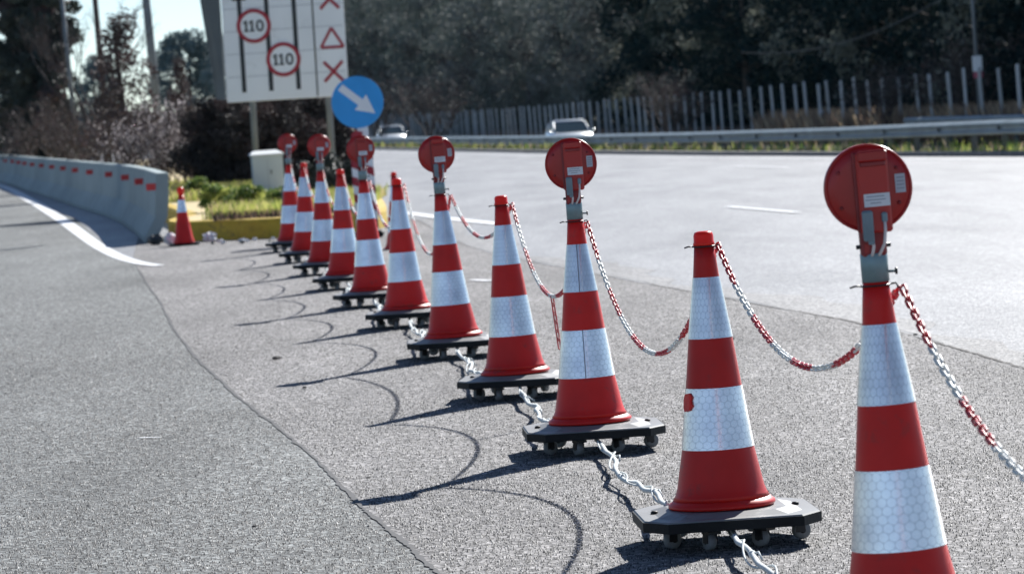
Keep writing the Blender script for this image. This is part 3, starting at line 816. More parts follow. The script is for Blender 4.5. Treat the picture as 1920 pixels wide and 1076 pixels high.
# ------------------------------------------------------------------ cars
def make_car():
    r = empty('car', (0, 0, 0))
    # side outline lofted across the width; x forward
    st = [(-2.15, .50, .62, .72), (-2.05, .36, .95, .80), (-1.6, .28, 1.02, .86), (-.6, .26, .98, .88), (.6, .26, .96, .88), (1.3, .28, .92, .86), (1.85, .32, .82, .80), (2.12, .42, .66, .66)]
    b = MB(); V = []; F = []
    for x, z0, z1, hw in st:
        V += [(x, -hw*.92, z0), (x, -hw, z0+.12), (x, -hw*.99, z1-.14), (x, -hw*.90, z1), (x, hw*.90, z1), (x, hw*.99, z1-.14), (x, hw, z0+.12), (x, hw*.92, z0)]
    for i in range(len(st)-1):
        for j in range(8): F.append((i*8+j, i*8+(j+1) % 8, i*8+8+(j+1) % 8, i*8+8+j))
    F += [tuple(range(7, -1, -1)), tuple(56+j for j in range(8))]
    b.add(V, F, M['carpaint'], True)
    # roof and pillars
    roof = [(-1.75, 1.36, .62), (-1.2, 1.47, .66), (-.2, 1.52, .68), (.25, 1.46, .67)]
    V = []; F = []
    for x, z, hw in roof: V += [(x, -hw, z-.05), (x, -hw*.86, z), (x, hw*.86, z), (x, hw, z-.05), (x, 0, z-.07)]
    for i in range(3):
        for j in range(5): F.append((i*5+j, i*5+5+j, i*5+5+(j+1) % 5, i*5+(j+1) % 5))
    F += [(0, 1, 2, 3, 4), (19, 18, 17, 16, 15)]
    b.add(V, F, M['carpaint'], True)
    for s in (-1, 1):
        b.tube([(1.05, s*.74, .93), (.25, s*.65, 1.42)], .035, M['carpaint'], 5)
        b.tube([(-2.0, s*.72, .95), (-1.75, s*.61, 1.33)], .05, M['carpaint'], 5)
        b.tube([(-.45, s*.78, .95), (-.4, s*.67, 1.46)], .035, M['carpaint'], 5)
    b.build('body', r)
    b = MB(); b.add([(1.04, -.72, .93), (1.04, .72, .93), (.26, .64, 1.43), (.26, -.64, 1.43)], [(0, 1, 2, 3)], M['glass']); b.build('windscreen', r)
    b = MB(); b.add([(-1.98, -.70, .96), (-1.98, .70, .96), (-1.76, .60, 1.33), (-1.76, -.60, 1.33)], [(3, 2, 1, 0)], M['glass']); b.build('rear_window', r)
    for s in (-1, 1):
        b = MB(); b.add([(1.02, s*.745, .94), (-1.96, s*.73, .97), (-1.74, s*.63, 1.33), (-.4, s*.675, 1.46), (.24, s*.66, 1.42)], [(0, 1, 2, 3, 4)], M['glass']); b.build('side_window', r)
        b = MB(); b.box((2.0, s*.58, .68), (.16, .30, .13), M['headlight'], bev=.03); b.build('headlight', r)
        b = MB(); b.box((.82, s*.90, 1.0), (.12, .16, .11), M['carpaint'], bev=.03); b.build('mirror', r)
        for x in (-1.35, 1.35):
            b = MB(); b.lathe([(.2, -.1), (.31, -.1), (.325, -.07), (.325, .07), (.31, .1), (.2, .1)], M['tyre'], 24, (0, 0, 0), 'Y'); wh = b.build('wheel', r, (x, s*.76, .325))
            b = MB(); b.lathe([(.06, -.105), (.2, -.102), (.2, .102), (.06, .105)], M['rail'], 16, (0, 0, 0), 'Y'); b.build('rim', wh)
    b = MB(); b.box((2.08, 0, .48), (.08, .9, .16), M['signblack'], bev=.02); b.build('grille', r)
    return r
car = make_car(); car.location = (2.75, 160, -.38); car.rotation_euler = (0, 0, -PI/2+.10)
car.scale = (1, 1, .9)
tag(car, 'larger silver white car behind the guardrail, above the third lamp', 'car', 'cars on the far carriageway')
c2 = copy_tree(car); c2.location = (-6.75, 232, -.38); c2.rotation_euler = (0, 0, -PI/2+.08)
tag(c2, 'small distant white car behind the guardrail just right of the blue sign', 'car', 'cars on the far carriageway')

# ------------------------------------------------------------------ road signs
def ellipse(cx, cz, rx, rz, n=36): return [(cx+rx*math.cos(2*PI*i/n), cz+rz*math.sin(2*PI*i/n)) for i in range(n)]
def ring(b, cx, cz, r1, r2, y0, y1, m, n=40, sx=1.):
    A = [(cx+sx*r1*math.cos(2*PI*i/n), cz+r1*math.sin(2*PI*i/n)) for i in range(n)]
    B = [(cx+(sx*r1-(r1-r2))*math.cos(2*PI*i/n), cz+r2*math.sin(2*PI*i/n)) for i in range(n)]
    V = [(x, y, z) for pl, y in ((A, y0), (B, y0), (A, y1), (B, y1)) for x, z in pl]; F = []
    for i in range(n):
        j = (i+1) % n
        F += [(i, j, n+j, n+i), (2*n+i, 3*n+i, 3*n+j, 2*n+j), (i, 2*n+i, 2*n+j, j), (n+i, n+j, 3*n+j, 3*n+i)]
    b.add(V, F, m)
def bar(b, p, q, wd, y0, y1, m):
    p = np.array(p); q = np.array(q); d = q-p; d = d/np.linalg.norm(d); nn = np.array([-d[1], d[0]])*wd/2
    b.prism([tuple(p-nn), tuple(q-nn), tuple(q+nn), tuple(p+nn)], y0, y1, m)
SW, SH = 2.47, 3.7
r = empty('lane_sign', (-5.54, 78, .27), (0, -.0, 0))
tag(r, 'big white lane sign with two red 110 speed circles and red crosses above the hedge', 'road sign')
zb = 1.80    # bottom of the panel above the island
b = MB(); b.box((SW/2, .04, zb+SH/2), (SW, .06, SH), M['signwhite'], bev=.008); b.build('panel', r)
for k in range(1, 8):
    b = MB(); z = zb+.045+.46*k
    b.box((SW/2, .0085, z), (SW-.06, .003, .011), M['signgrey']); b.build('panel_seam', r)
b = MB(); bar(b, (1.84, zb+.03), (1.84, zb+SH-.03), .03, .002, .010, M['signblack']); b.build('divider_line', r)
for x, zt in ((.36, 2.06), (.909, 3.3), (1.465, 3.3)):
    b = MB(); bar(b, (x, zb+.19), (x, zb+zt), .088, .003, .010, M['signblack'])
    if x < .5: bar(b, (x-.14, zb+2.08), (x+.14, zb+2.08), .07, .0025, .010, M['signblack'])
    b.build('lane_bar', r)
for x, z in ((.632, 1.52), (1.19, .81)):
    b = MB(); b.prism(ellipse(x, zb+z, .30, .30), -.006, .004, M['signwhite']); d_ = b.build('speed_roundel', r)
    b = MB(); ring(b, x, zb+z, .348, .272, -.012, .004, M['signred']); b.build('red_ring', d_)
    b = MB(); hh = .115
    for cx in (-.155, -.035):
        bar(b, (x+cx, zb+z-hh), (x+cx, zb+z+hh), .044, -.014, -.005, M['signblack'])
        b.prism([(x+cx-.022, zb+z+hh-.005), (x+cx-.060, zb+z+hh-.045), (x+cx-.060, zb+z+hh-.080), (x+cx-.022, zb+z+hh-.045)], -.0135, -.005, M['signblack'])
        bar(b, (x+cx-.05, zb+z-hh+.018), (x+cx+.05, zb+z-hh+.018), .032, -.0132, -.005, M['signblack'])
    ring(b, x+.125, zb+z, .12, .078, -.014, -.005, M['signblack'], 28, .68)
    b.build('digits', d_)
for z in (.507, 1.98):
    b = MB()
    for s in (-1, 1): bar(b, (2.19-.19*s, zb+z-.20), (2.19+.19*s, zb+z+.20), .065, .000 if s < 0 else .0012, .010, M['signred'])
    b.build('red_cross', r)
b = MB(); A = [(1.965, zb+1.0), (2.425, zb+1.0), (2.195, zb+1.39)]
for i in range(3): bar(b, A[i], A[(i+1) % 3], .055, .000+.001*i, .010, M['signred'])
b.build('red_triangle', r)
b = MB(); V = [(-.03, .06, zb+.06), (-.25, .42, zb+.09), (-.62, .44, zb+SH), (-.03, .06, zb+SH)]
V += [(x+.01, y+.05, z) for x, y, z in V]
b.add(V, [(3, 2, 1, 0), (4, 5, 6, 7), (0, 1, 5, 4), (1, 2, 6, 5), (2, 3, 7, 6), (3, 0, 4, 7)], M['signback']); b.build('side_panel', r)
for x in (.50, 2.05):
    b = MB(); b.lathe([(.066, -.1), (.066, zb+SH-.1)], M['polegrey'], 16, (x, .14, 0)); b.build('sign_post', r)

r = empty('arrow_sign', (-1.90, 52.0, 0), (0, -.02, 0)); tag(r, 'round blue sign with a white arrow pointing down right, on a red and white board', 'road sign')
cz = 1.83; R = .352
b = MB(); b.lathe([(R-.004, -.012), (R, -.009), (R, .010)], M['blue'], 56, (0, 0, cz), 'Y', smooth=False); dd = b.build('disc', r)
b = MB(); s_ = math.sqrt(.5); 
def ar(u, v): return (u*s_*1.0 - v*s_ + .015, cz - u*s_ - v*s_ + .01)
def ar2(u, v):
    a = math.radians(-41); return (u*math.cos(a)-v*math.sin(a)+.01, cz+u*math.sin(a)+v*math.cos(a)+.02)
b.prism([ar2(-.30, .05), ar2(.04, .05), ar2(.04, .13), ar2(.29, 0), ar2(.04, -.13), ar2(.04, -.05), ar2(-.30, -.05)][::-1], -.016, -.0125, M['signwhite']); b.build('white_arrow', r)
b = MB(); ring(b, 0, cz, R-.006, R-.018, -.0155, -.0122, M['signwhite'], 56); 
b = MB(); b.box((0, .045, .85), (.06, .05, 1.7), M['polegrey']); b.build('sign_post', r)
b = MB(); b.box((.04, .012, 1.40), (.15, .02, .22), M['signwhite'], bev=.003); b.build('white_plate', r)
b = MB(); b.box((0, 0, .69), (.30, .03, 1.18), M['signwhite'], bev=.004); bd = b.build('striped_board', r)
b = MB()
for k in range(5):
    z0 = .14+k*.235
    b.prism([(-.15, z0+.11), (.15, z0-.03), (.15, z0+.085), (-.15, min(z0+.225, 1.28))], -.019, -.0155, M['signred'])
b.build('red_stripes', bd)
b = MB(); b.prism([(-.12, 1.29), (-.02, 1.29), (.04, 1.42), (-.06, 1.45), (-.12, 1.40)], -.022, -.0165, M['signred']); b.build('red_flag_plate', r)
b = MB(); b.box((0, .02, .04), (.42, .5, .08), M['black'], bev=.015); b.build('foot', r)

# grey cabinet on the island
r = empty('utility_cabinet', (-4.60, 74.6, .27), (0, -.01, .12)); tag(r, 'pale grey metal cabinet with a sloping lid beside the sign post', 'cabinet')
b = MB(); b.box((0, 0, .36), (.60, .42, .72), M['cab'], bev=.012); b.build('body', r)
b = MB(); b.add([(-.33, -.25, .722), (.33, -.25, .722), (.33, .25, .722), (-.33, .25, .722), (-.33, -.25, .75), (.33, -.25, .75), (.20, .1, .82), (-.26, .1, .82), (.33, .25, .76), (-.33, .25, .76)],
    [(3, 2, 1, 0), (0, 1, 5, 4), (4, 5, 6, 7), (7, 6, 8, 9), (1, 2, 8, 6, 5), (3, 0, 4, 7, 9), (2, 3, 9, 8)], M['cabtop']); b.build('lid', r)
b = MB(); b.box((.0, -.2125, .36), (.008, .004, .6), M['signgrey']); b.box((.06, -.22, .4), (.02, .02, .09), M['signback'], bev=.004); b.build('door_handle', r)
# short marker post with a white head by the farthest cone
r = empty('marker_post', (-2.93, 50.3, 0), (0, .10, 0)); tag(r, 'short dark marker post with a white upper part behind the farthest cone', 'marker post')
b = MB(); b.lathe([(.075, 0), (.072, .78), (.06, .80)], M['signback'], 14); b.build('shaft', r)
b = MB(); b.lathe([(.032, .80), (.032, 1.08), (.02, 1.09)], M['signwhite'], 12); b.build('white_head', r)

# ------------------------------------------------------------------ poles and wires
def pole(name, x, y, z0, hgt, rad, m, label, lean=0., arm=None, group=None):
    r = empty(name, (x, y, z0), (0, lean, 0)); tag(r, label, 'pole', group)
    b = MB(); b.lathe([(rad, 0), (rad*.8, hgt)], m, 14); b.build('shaft', r)
    if arm:
        b = MB(); b.box((arm[0], 0, arm[1]), (arm[2], .12, .12), m); b.build('crossarm', r)
    return r
pole('utility_pole', -10.45, 118, -.6, 9.5, .145, M['polegrey'], 'thick grey pole rising into the pale sky left of the lane sign', -.035, (0, 9.2, 1.6))
pole('utility_pole', -13.1, 128, -.6, 9.5, .11, M['wood'], 'thin brown pole rising among bare twigs left of the thick grey pole', -.025, (0, 9.2, 1.4))
pole('utility_pole', -14.9, 135, -.6, 9.0, .085, M['polegrey'], 'slim grey pole against the right edge of the tall dark ivy tree', -.035)
r = pole('lamp_column', 14.75, 118.5, -.2, 9, .07, M['polegrey'], 'tall slim grey lamp column with a small white and pink plate at the right edge', -.015, (-.7, 8.9, 1.5))
b = MB(); b.box((0, -.085, 2.32), (.30, .02, .48), M['signwhite'], bev=.004); pl = b.build('white_plate', r)
b = MB(); b.box((.01, -.085, 1.97), (.30, .02, .18), M['pink'], bev=.004); b.build('pink_plate', r)

def wire(name, p0, p1, sag, rad, label, n=40):
    p0 = Vector(p0); p1 = Vector(p1); pts = []
    for i in range(n+1):
        s = i/n; p = p0.lerp(p1, s); p.z -= 4*sag*s*(1-s); pts.append(p-p0)
    b = MB(); b.tube(pts, rad, M['railpost'], 6)
    o = b.build(name, None, p0); tag(o, label, 'cable'); return o
wire('overhead_cable', (14.7, 118.4, 4.75), (7.72, 122.5, 2.95), .72, .020, 'thin sagging cable in front of the dark wood, running left from the lamp column')
# two unseen lines added high overhead to cast shadow lines on the slip road
sdv = np.array([.466, .885])
for (x, y), rad, hgt in (((-6.10, 58.67), .14, 9.0), ((-6.10, 51.32), .08, 9.6)):
    off = hgt/math.tan(SUN_EL)
    a = np.array([x, y])-sdv*26; c = np.array([x, y])+sdv*11
    wire('overhead_cable', (*a, hgt), (*c, hgt), .0, rad, 'unseen overhead cable bundle added to cast the thick shadow line on the slip road' if rad > .1 else 'thinner unseen cable added to cast the faint shadow line on the slip road', 4)

# ------------------------------------------------------------------ vegetation
def leaf_quads(P_, size, flat=.0, asp=.55, rng_=RNG):
    n = len(P_)
    a = rng_.normal(size=(n, 3)); a /= np.linalg.norm(a, axis=1)[:, None]
    bb = rng_.normal(size=(n, 3)); bb -= a*np.sum(a*bb, axis=1)[:, None]; bb /= np.linalg.norm(bb, axis=1)[:, None]
    s = size*rng_.uniform(.5, 1.25, size=(n, 1))
    a = a*s*.5; bb = bb*s*asp*.5
    V = np.stack([P_-a, P_+bb*1.0-a*.1, P_+a, P_-bb-a*.1], axis=1).reshape(-1, 3)
    return V
def fast_mesh(name, V, nper, mi, mats, parent=None, loc=(0, 0, 0)):
    me = bpy.data.meshes.new(name); nf = len(V)//nper
    me.vertices.add(len(V)); me.vertices.foreach_set('co', V.astype(np.float32).ravel())
    me.loops.add(nf*nper); me.loops.foreach_set('vertex_index', np.arange(nf*nper, dtype=np.int32))
    me.polygons.add(nf); me.polygons.foreach_set('loop_start', np.arange(0, nf*nper, nper, dtype=np.int32))
    for m in mats: me.materials.append(m)
    me.polygons.foreach_set('material_index', mi.astype(np.int32))
    me.update(calc_edges=True)
    o = bpy.data.objects.new(name, me); COL.objects.link(o); o.parent = parent; o.location = loc
    return o
def crown_points(clumps, per, rng_):
    pts = []; ids = []
    for i, (c, rad) in enumerate(clumps):
        n = int(per*rad*rad*rng_.uniform(.7, 1.2))+3
        d = rng_.normal(size=(n, 3)); d /= np.linalg.norm(d, axis=1)[:, None]
        q = np.array(c)+d*(rad*rng_.uniform(.35, 1.0, size=(n, 1))**.7)*np.array([1, 1, .75])
        pts.append(q); ids.append(np.full(n, i))
    return np.concatenate(pts), np.concatenate(ids)
def make_tree(name, hgt, spread, seed, mats, weights, base=.3, nclump=70, per=170, leaf=.22, shape='pine', trunk_r=.18, trunkmat='bark'):
    rg_ = np.random.default_rng(seed); r = empty(name, (0, 0, 0))
    b = MB()
    bend = rg_.uniform(-.25, .25, 2)
    tp = [(bend[0]*math.sin(t*2)*t, bend[1]*math.sin(t*2.4)*t, t*hgt) for t in np.linspace(0, .96, 9)]
    b.tube(tp, [trunk_r*(1-.85*t)+.02 for t in np.linspace(0, 1, 9)], M[trunkmat], 8)
    b.build('trunk', r)
    clumps = []; lb = MB()
    for i in range(nclump):
        t = base/hgt+(1-base/hgt)*((i+rg_.uniform(0, 1))/nclump)
        if shape == 'pine': rad = spread*(1-t)**.55*(.75+.45*math.sin(i*2.1))
        elif shape == 'round': rad = spread*math.sqrt(max(.04, 1-(2*t-1.0)**2))
        elif shape == 'column': rad = spread*(.8+.25*math.sin(i*1.7))*(1 if t < .9 else .6)
        else: rad = spread*(1-t)**.8+.1
        rad *= rg_.uniform(.35, 1.0); a = rg_.uniform(0, 2*PI)
        z = t*hgt; c = (rad*math.cos(a), rad*math.sin(a), z)
        cr_ = spread*rg_.uniform(.20, .36)
        clumps.append((c, cr_))
        if i % 2 == 0 and rad > .4:
            k = int(t*.96*8); p0 = tp[min(k, 8)]
            lb.tube([(p0[0], p0[1], max(.2, z-rad*.35)), (c[0]*.5, c[1]*.5, z-rad*.12), c], [trunk_r*.3*(1-t*.6), trunk_r*.2*(1-t*.6), .01], M[trunkmat], 5)
    if lb.v: lb.build('limbs', r)
    Pq, ids = crown_points(clumps, per/(spread*.28)**2, rg_)
    keep = Pq[:, 2] > .05; Pq, ids = Pq[keep], ids[keep]
    V = leaf_quads(Pq, leaf, rng_=rg_)
    cm = rg_.choice(len(mats), size=nclump, p=weights)[ids]
    fl = rg_.random(len(cm)) < .07; cm[fl] = rg_.choice(len(mats), size=fl.sum(), p=weights)
    fast_mesh('crown', V, 4, cm, [M[k] for k in mats], r)
    return r
def twig_shrub(name, hgt, spread, seed, stems, leafmats, nleaf, leaf, depth=3, twigmat='twig'):
    """bare shrub: forking stems, sparse leaves at the tips"""
    rg = random.Random(seed); r = empty(name, (0, 0, 0)); b = MB(); tips = []
    def grow(p, d, L0, rad, lev):
        q = p+d*L0; mid = (p+q)/2+Vector((rg.uniform(-1, 1), rg.uniform(-1, 1), rg.uniform(-.3, .5)))*L0*.08
        b.tube([p, mid, q], [rad, rad*.8, rad*.6], M[twigmat], 4, cap=False)
        tips.append(q); tips.append(mid)
        if lev <= 0: return
        for _ in range(rg.choice((2, 3, 3))):
            nd = (d+Vector((rg.uniform(-1, 1), rg.uniform(-1, 1), rg.uniform(-.35, .75)))*.62).normalized()
            grow(q, nd, L0*rg.uniform(.55, .85), rad*.6, lev-1)
    for i in range(stems):
        a = rg.uniform(0, 2*PI); k = rg.uniform(0, 1)
        d = Vector((math.cos(a)*.55*k*spread/hgt*2, math.sin(a)*.55*k*spread/hgt*2, 1)).normalized()
        grow(Vector((math.cos(a)*.25*spread*k, math.sin(a)*.25*spread*k, -.05)), d, hgt*rg.uniform(.28, .4), .012+.008*hgt, depth)
    b.build('stems', r)
    if nleaf:
        T = np.array([tuple(t) for t in tips]); rr = np.random.default_rng(seed)
        Pq = T[rr.integers(0, len(T), nleaf)]+rr.normal(size=(nleaf, 3))*leaf*1.2
        Pq = Pq[Pq[:, 2] > .02]
        V = leaf_quads(Pq, leaf, rng_=rr, asp=.7)
        fast_mesh('foliage', V, 4, rr.integers(0, len(leafmats), len(Pq)), [M[k] for k in leafmats], r)
    return r
def blades(name, pts, hmin, hmax, wid, mats, seed, label=None, cat=None, kind='stuff', lean=.4):
    rr = np.random.default_rng(seed); n = len(pts)
    Pq = np.array(pts); h = rr.uniform(hmin, hmax, (n, 1)); a = rr.uniform(0, 2*PI, n)
    d = np.stack([np.cos(a), np.sin(a), np.zeros(n)], 1); s = np.stack([-np.sin(a), np.cos(a), np.zeros(n)], 1)*wid
    ln = rr.uniform(.1, lean, (n, 1))*h
    up_ = np.array([0, 0, 1.])
    V = np.stack([Pq-s, Pq+s, Pq+d*ln*.4+up_*h*.6+s*.7, Pq+d*ln+up_*h], axis=1).reshape(-1, 3)
    o = fast_mesh(name, V, 4, rr.integers(0, len(mats), n), [M[k] for k in mats])
    tag(o, label, cat, None, kind); return o

def place(proto, key, loc, rz, sc, label, cat, group):
    o = take(proto, key); o.location = loc; o.rotation_euler = (0, 0, rz); o.scale = sc
    tag(o, label, cat, group); return o

# wood beyond the fence
pines = [make_tree('pine_tree', 9.5, 2.9, 100+i, ['pine1', 'pine2', 'pine3'], [.80, .10, .10] if i < 3 else [.52, .22, .26], .2, 75, 150, .26, 'pine' if i % 2 else 'round', .2) for i in range(5)]
moss = [make_tree('mossy_tree', 9.0, 2.6, 200+i, ['moss1', 'moss2', 'twig'], [.52, .38, .1], .2, 85, 95, .22, 'round', .14, 'twig') for i in range(2)]
rg = random.Random(9)
y = 104.; row = 0
nt_ = 0
for off, y0, y1, step in ((14.8, 106, 420, 5.2), (18.2, 102, 430, 5.0), (22.5, 104, 440, 5.6), (28, 110, 450, 6.5)):
    y = y0
    while y < y1:
        x = kx(y)+off+rg.uniform(-1.0, 1.0)
        mossy = y > 200 and off < 20
        far = 1+max(0, y-230)/300
        sc = rg.uniform(.85, 1.12)*(1. if off < 20 else 1.15)*far; zz = -.1 if off < 20 else .2
        if mossy:
            i = rg.randrange(2); place(moss[i], 'm%d' % i, (x, y, zz), rg.uniform(0, 6), (sc, sc, sc*.98), 'grey green mossy tree at the left end of the wood behind the fence', 'tree', 'mossy trees of the wood')
        else:
            i = rg.choice((0, 0, 1, 1, 2, 2, 3, 4)); place(pines[i], 'p%d' % i, (x, y, zz), rg.uniform(0, 6), (sc, sc, sc),
                 'dark dense evergreen tree of the wood behind the fence posts' if off < 20 else 'dark evergreen tree deeper in the wood behind the front trees', 'tree', 'front trees of the wood' if off < 20 else 'deeper trees of the wood')
        nt_ += 1
        y += step*rg.uniform(.8, 1.2)*far
# bare shrubs and dry grass at the edge of the wood
shr = twig_shrub('bare_shrub', 2.6, 2.2, 31, 16, ['moss2', 'brown1'], 900, .10, 4)
for i, (x, y, sc, lab) in enumerate(((15.2, 124, 1.15, 'grey bare shrub under the dark wood behind the right fence posts'), (12.9, 128, .85, 'smaller grey bare shrub left of the larger one behind the right fence posts'), (6.6, 152, .95, 'grey bare shrub behind the fence posts right of the larger car'),
                                     (-4.0, 214, 1.3, 'pale bare shrub behind the posts right of the distant car'), (-7.6, 228, 1.3, 'pale bare shrub behind the distant car beside the blue sign'))):
    place(shr, 'shr', (x, y, -.1), i*1.3, (sc, sc, sc), lab, 'shrub', 'bare shrubs along the wood')
rr = np.random.default_rng(5)
def along(y0, y1, o0, o1, n, z):
    yy = rr.uniform(y0, y1, n); oo = rr.uniform(o0, o1, n)
    return np.stack([np.array([kx(v) for v in yy])+oo, yy, np.full(n, z)], 1)
blades('dry_grass', along(100, 150, 10.9, 13.5, 22000, -.3), .5, 1.3, .014, ['straw1', 'straw2', 'straw2'], 41, 'tall dry brown grass among the right fence posts', 'grass')
blades('dry_grass', along(150, 240, 11.2, 13.5, 9000, -.4), .3, .8, .016, ['straw2', 'brown1', 'moss2'], 42, 'low dull grass along the far fence posts', 'grass')
mp_ = along(60, 240, .2, 1.5, 26000, .0); mp_[:, 2] = .085-(mp_[:, 0]-np.array([kx(v) for v in mp_[:, 1]])-.165)*.217
cl = np.array([.5+.5*math.sin(v*1.7)+.35*math.sin(v*4.1) for v in mp_[:, 1]])
mp_ = mp_[rr.random(len(mp_)) < np.clip(cl, .12, 1)]
blades('median_grass', mp_, .08, .36, .014, ['grass1', 'grass2', 'grass2', 'straw1'], 43, 'green and straw tufts under the guardrail', 'grass')

# trees, shrubs and hedge behind the barrier
iv = make_tree('ivy_tree', 9.0, 1.25, 301, ['ivy1', 'ivy2', 'brown1'], [.62, .30, .08], .9, 280, 230, .17, 'column', .30)
place(iv, 'iv', (-16.75, 140, -.4), .4, (1.25, 1.25, 1.25), 'tall dark ivy covered tree at the left edge behind the barrier', 'tree', None)
iv2 = make_tree('ivy_tree', 7.0, .7, 302, ['ivy1', 'ivy2'], [.7, .3], .9, 60, 130, .16, 'column', .2)
place(iv2, 'iv2', (-19.3, 150, -.4), 0, (1.3, 1.3, .8), 'lower dark tree cut by the left edge, beside the tall ivy tree', 'tree', None)
cn = make_tree('bare_tree', 4.2, 1.05, 303, ['brown1', 'brown2', 'twig'], [.45, .35, .2], .3, 90, 60, .10, 'cone', .07, 'twig')
place(cn, 'cn', (-9.45, 97, .2), 0, (1.3, 1.3, 1.02), 'purple brown cone shaped bare tree left of the pale blossoming shrub', 'tree', None)
tw = twig_shrub('bare_tree', 5.4, 2.6, 33, 4, ['brown1', 'twig'], 260, .07, 4)
place(tw, 'tw', (-11.9, 113, .2), .5, (.9, .9, .92), 'thin bare twiggy tree against the sky left of the thick grey pole', 'tree', None)
tw2 = copy_tree(tw); tw2.location = (-8.2, 100, .2); tw2.rotation_euler = (0, 0, 2.2); tw2.scale = (.5, .5, .40); tag(tw2, 'low bare twiggy tree behind the pale blossoming shrubs', 'tree')
cn2 = copy_tree(cn); cn2.location = (-8.15, 98, .2); cn2.rotation_euler = (0, 0, 1.9); cn2.scale = (.55, .55, .74); tag(cn2, 'narrow dark bare tree just right of the thick grey pole, before the hazy far tree', 'tree')
sh1 = twig_shrub('bare_shrub', 1.9, 2.0, 35, 18, ['brown1', 'brown2', 'brown2'], 2600, .07, 4)
for x, y, sc, a, lab in ((-13.2, 128, 1.3, 0, 'grey brown shrub at the foot of the tall ivy tree'), (-10.9, 110, 1.15, 1.5, 'grey brown shrub behind the middle of the barrier'), (-15.2, 133, 1.3, 2.6, 'grey brown shrub below the tall ivy tree at left')):
    place(sh1, 'sh1', (x, y, .2), a, (sc, sc, sc), lab, 'shrub', 'grey brown shrubs behind the barrier')
bl = twig_shrub('blossom_shrub', 1.75, 2.3, 37, 26, ['pale', 'brown1', 'pale', 'brown1'], 4200, .062, 4)
place(bl, 'bl', (-7.2, 81, .25), 0, (.72, .72, 1.02), 'twiggy shrub dotted with pale blossoms, left of the dark hedge', 'shrub', None)
bl2 = copy_tree(bl); bl2.location = (-6.55, 83, .25); bl2.rotation_euler = (0, 0, 2); bl2.scale = (.6, .6, .9); tag(bl2, 'second pale blossoming shrub, nearer to the dark hedge and partly behind it', 'shrub')
hd = [make_tree('hedge_bush', 1.95, 1.05, 310+i, ['hedge1', 'hedge2', 'brown2'], [.66, .3, .04], .05, 120, 260, .085, 'column', .06) for i in range(2)]
for i, (x, y, sc, z_, lab) in enumerate(((-5.75, 79.6, .92, .95, 'dark red brown bush below the left edge of the lane sign'), (-4.75, 80.5, 1., .98, 'dark bush behind the grey cabinet, under the lane sign'), (-3.95, 81.5, .95, .93, 'dark bush at the right end of the hedge, beside the blue sign'))):
    place(hd[i % 2], 'hd%d' % (i % 2), (x, y, .22), i*1.1, (sc, sc, z_), lab, 'bush', 'dark bushes under the lane sign')
# bushes low on the right of the island
lowb = make_tree('low_bush', .75, .55, 320, ['ivy1', 'hedge1', 'ivy2'], [.5, .3, .2], .03, 40, 120, .07, 'column', .03)
for x, y, sc, lab in ((-3.25, 70, .95, 'low dark bush between the eighth and ninth cones'), (-2.75, 66, .8, 'low dark bush just left of the blue sign board')):
    place(lowb, 'lowb', (x, y, .25), x, (sc, sc, sc), lab, 'bush', 'low dark bushes on the island')
gb = make_tree('green_bush', .55, .42, 321, ['grass1', 'grass2', 'pale'], [.5, .45, .05], .03, 40, 110, .06, 'round', .02)
for x, y, sc, lab in ((-4.55, 60.5, .85, 'bright green bush right of the small cone at the front of the island'), (-3.95, 59.0, .8, 'yellow green bush on the island left of the grey cabinet'), (-3.35, 58.3, .75, 'yellow green bush on the island in front of the grey cabinet'), (-5.75, 72, .8, 'sunlit green bush behind the end of the barrier')):
    place(gb, 'gb', (x, y, .25), x*3, (sc, sc, sc*.9), lab, 'bush', 'green bushes on the island')
def ingrass(x0, x1, y0, y1, n, z=.265):
    return np.stack([rr.uniform(x0, x1, n), rr.uniform(y0, y1, n), np.full(n, z)], 1)
g_ = np.concatenate([ingrass(-4.4, -2.2, 55.2, 64, 9000), ingrass(-6.5, -5.0, 70, 80, 6000), ingrass(-3.1, -2.05, 57, 66, 3000), ingrass(-8.2, -6.4, 76, 88, 4000)])
fy = [p_[1] for p_ in fp]; fx = [p_[0] for p_ in fp]
g_ = g_[g_[:, 0] > np.interp(g_[:, 1], fy, fx)+.75]
blades('island_grass', g_, .06, .26, .008, ['grass1', 'grass1', 'grass2', 'straw1'], 44, 'yellow green grass growing on the traffic island', 'grass')
dk = np.concatenate([ingrass(-4.2, -2.1, 54.6, 55.4, 1200)])
blades('withered_grass', dk, .05, .16, .008, ['straw2', 'brown2', 'hedge1'], 45, 'withered brown plants along the yellow kerb', 'grass')

# hazy far trees and a far wood
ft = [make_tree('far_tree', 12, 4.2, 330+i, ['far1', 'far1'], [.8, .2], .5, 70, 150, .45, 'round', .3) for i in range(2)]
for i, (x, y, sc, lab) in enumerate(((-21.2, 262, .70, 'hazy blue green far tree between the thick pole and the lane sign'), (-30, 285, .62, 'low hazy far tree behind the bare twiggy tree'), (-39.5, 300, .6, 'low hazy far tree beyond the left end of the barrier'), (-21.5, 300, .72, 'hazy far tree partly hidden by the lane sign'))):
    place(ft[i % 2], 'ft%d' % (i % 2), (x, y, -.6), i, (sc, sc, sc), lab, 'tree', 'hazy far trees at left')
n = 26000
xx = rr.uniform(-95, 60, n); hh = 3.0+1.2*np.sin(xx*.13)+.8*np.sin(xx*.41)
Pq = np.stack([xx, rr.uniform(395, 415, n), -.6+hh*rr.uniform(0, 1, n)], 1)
o = fast_mesh('far_wood', leaf_quads(Pq, 1.0), 4, rr.integers(0, 2, n), [M['far1'], M['moss1']]); tag(o, 'far low wood closing the horizon at left', 'wood', None, 'stuff')

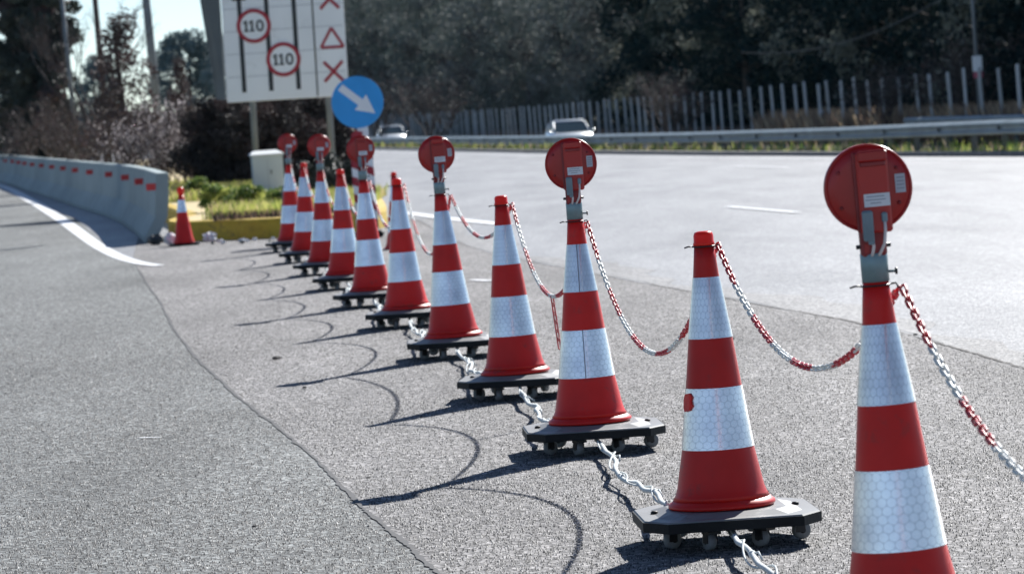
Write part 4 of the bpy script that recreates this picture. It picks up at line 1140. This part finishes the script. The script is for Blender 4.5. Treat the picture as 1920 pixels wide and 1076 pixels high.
# ------------------------------------------------------------------ litter by the kerb
def crumple(name, loc, s, m, seed, label, group=None, flat=.6):
    rg = random.Random(seed); b = MB(); V = []; F = []
    nu, nv = 9, 6
    for j in range(nv+1):
        for i in range(nu):
            th = PI*j/nv; ph = 2*PI*i/nu; k = s*(.65+.5*rg.random())
            V.append((k*math.sin(th)*math.cos(ph), k*math.sin(th)*math.sin(ph)*.8, max(0, s*flat+k*flat*math.cos(th))))
    for j in range(nv):
        for i in range(nu): F.append((j*nu+i, j*nu+(i+1) % nu, (j+1)*nu+(i+1) % nu, (j+1)*nu+i))
    b.add(V, F, m); o = b.build(name, None, loc); tag(o, label, 'litter', group); return o
crumple('plastic_bag', (-4.22, 54.2, .0), .115, M['litter'], 1, 'crumpled whitish plastic bag by the yellow kerb right of the small cone')
crumple('plastic_bag', (-4.72, 53.6, .0), .10, M['litter'], 2, 'white crumpled bag half hidden behind the small cone', flat=.9)
crumple('rubbish_bag', (-4.98, 54.2, .0), .13, M['litterb'], 3, 'dark rubbish bag between the barrier end and the small cone')
rg = random.Random(12)
for i in range(16):
    x = rg.uniform(-4.1, -2.9); y = rg.uniform(52.3, 54.0)
    crumple('litter_scrap', (x, y, 0), rg.uniform(.018, .05), M['litter'] if rg.random() < .75 else M['litterb'], 50+i, 'small crumpled scrap lying on the asphalt before the yellow kerb', 'scraps before the yellow kerb')
crumple('white_scrap', (kx(139)+11.0, 138.5, .75), .12, M['litter'], 90, 'white scrap caught high between two fence posts', flat=.5)
# pebbles and tar lumps on the asphalt
rg = random.Random(21)
for x, y, s in ((-1.65, 26.4, .035), (3.0, 22.3, .06), (2.6, 24.9, .02), (-1.3, 23.4, .016), (-.7, 17.3, .012), (.5, 16.3, .012), (1.55, 17.5, .014), (1.0, 21.0, .016), (1.25, 25.1, .022), (1.45, 25.6, .018), (.9, 14.6, .010), (-1.1, 15.5, .012), (.45, 24.6, .02)):
    crumple('tar_lump', (x, y, 0), s, M['joint'], int(x*100+y), 'small dark lump lying on the asphalt', 'dark lumps on the asphalt', .35)


# ------------------------------------------------------------------ air
m = bpy.data.materials.new('haze'); m.use_nodes = True; N = m.node_tree.nodes; N.remove(N['Principled BSDF'])
pv = N.new('ShaderNodeVolumePrincipled'); pv.inputs['Density'].default_value = .00003; pv.inputs['Color'].default_value = (.55, .85, 1, 1)
m.node_tree.links.new(pv.outputs[0], N['Material Output'].inputs['Volume'])
b = MB(); b.box((0, 1100, 9.2), (3100, 2900, 21.6), m); tag(b.build('haze'), kind='stuff')
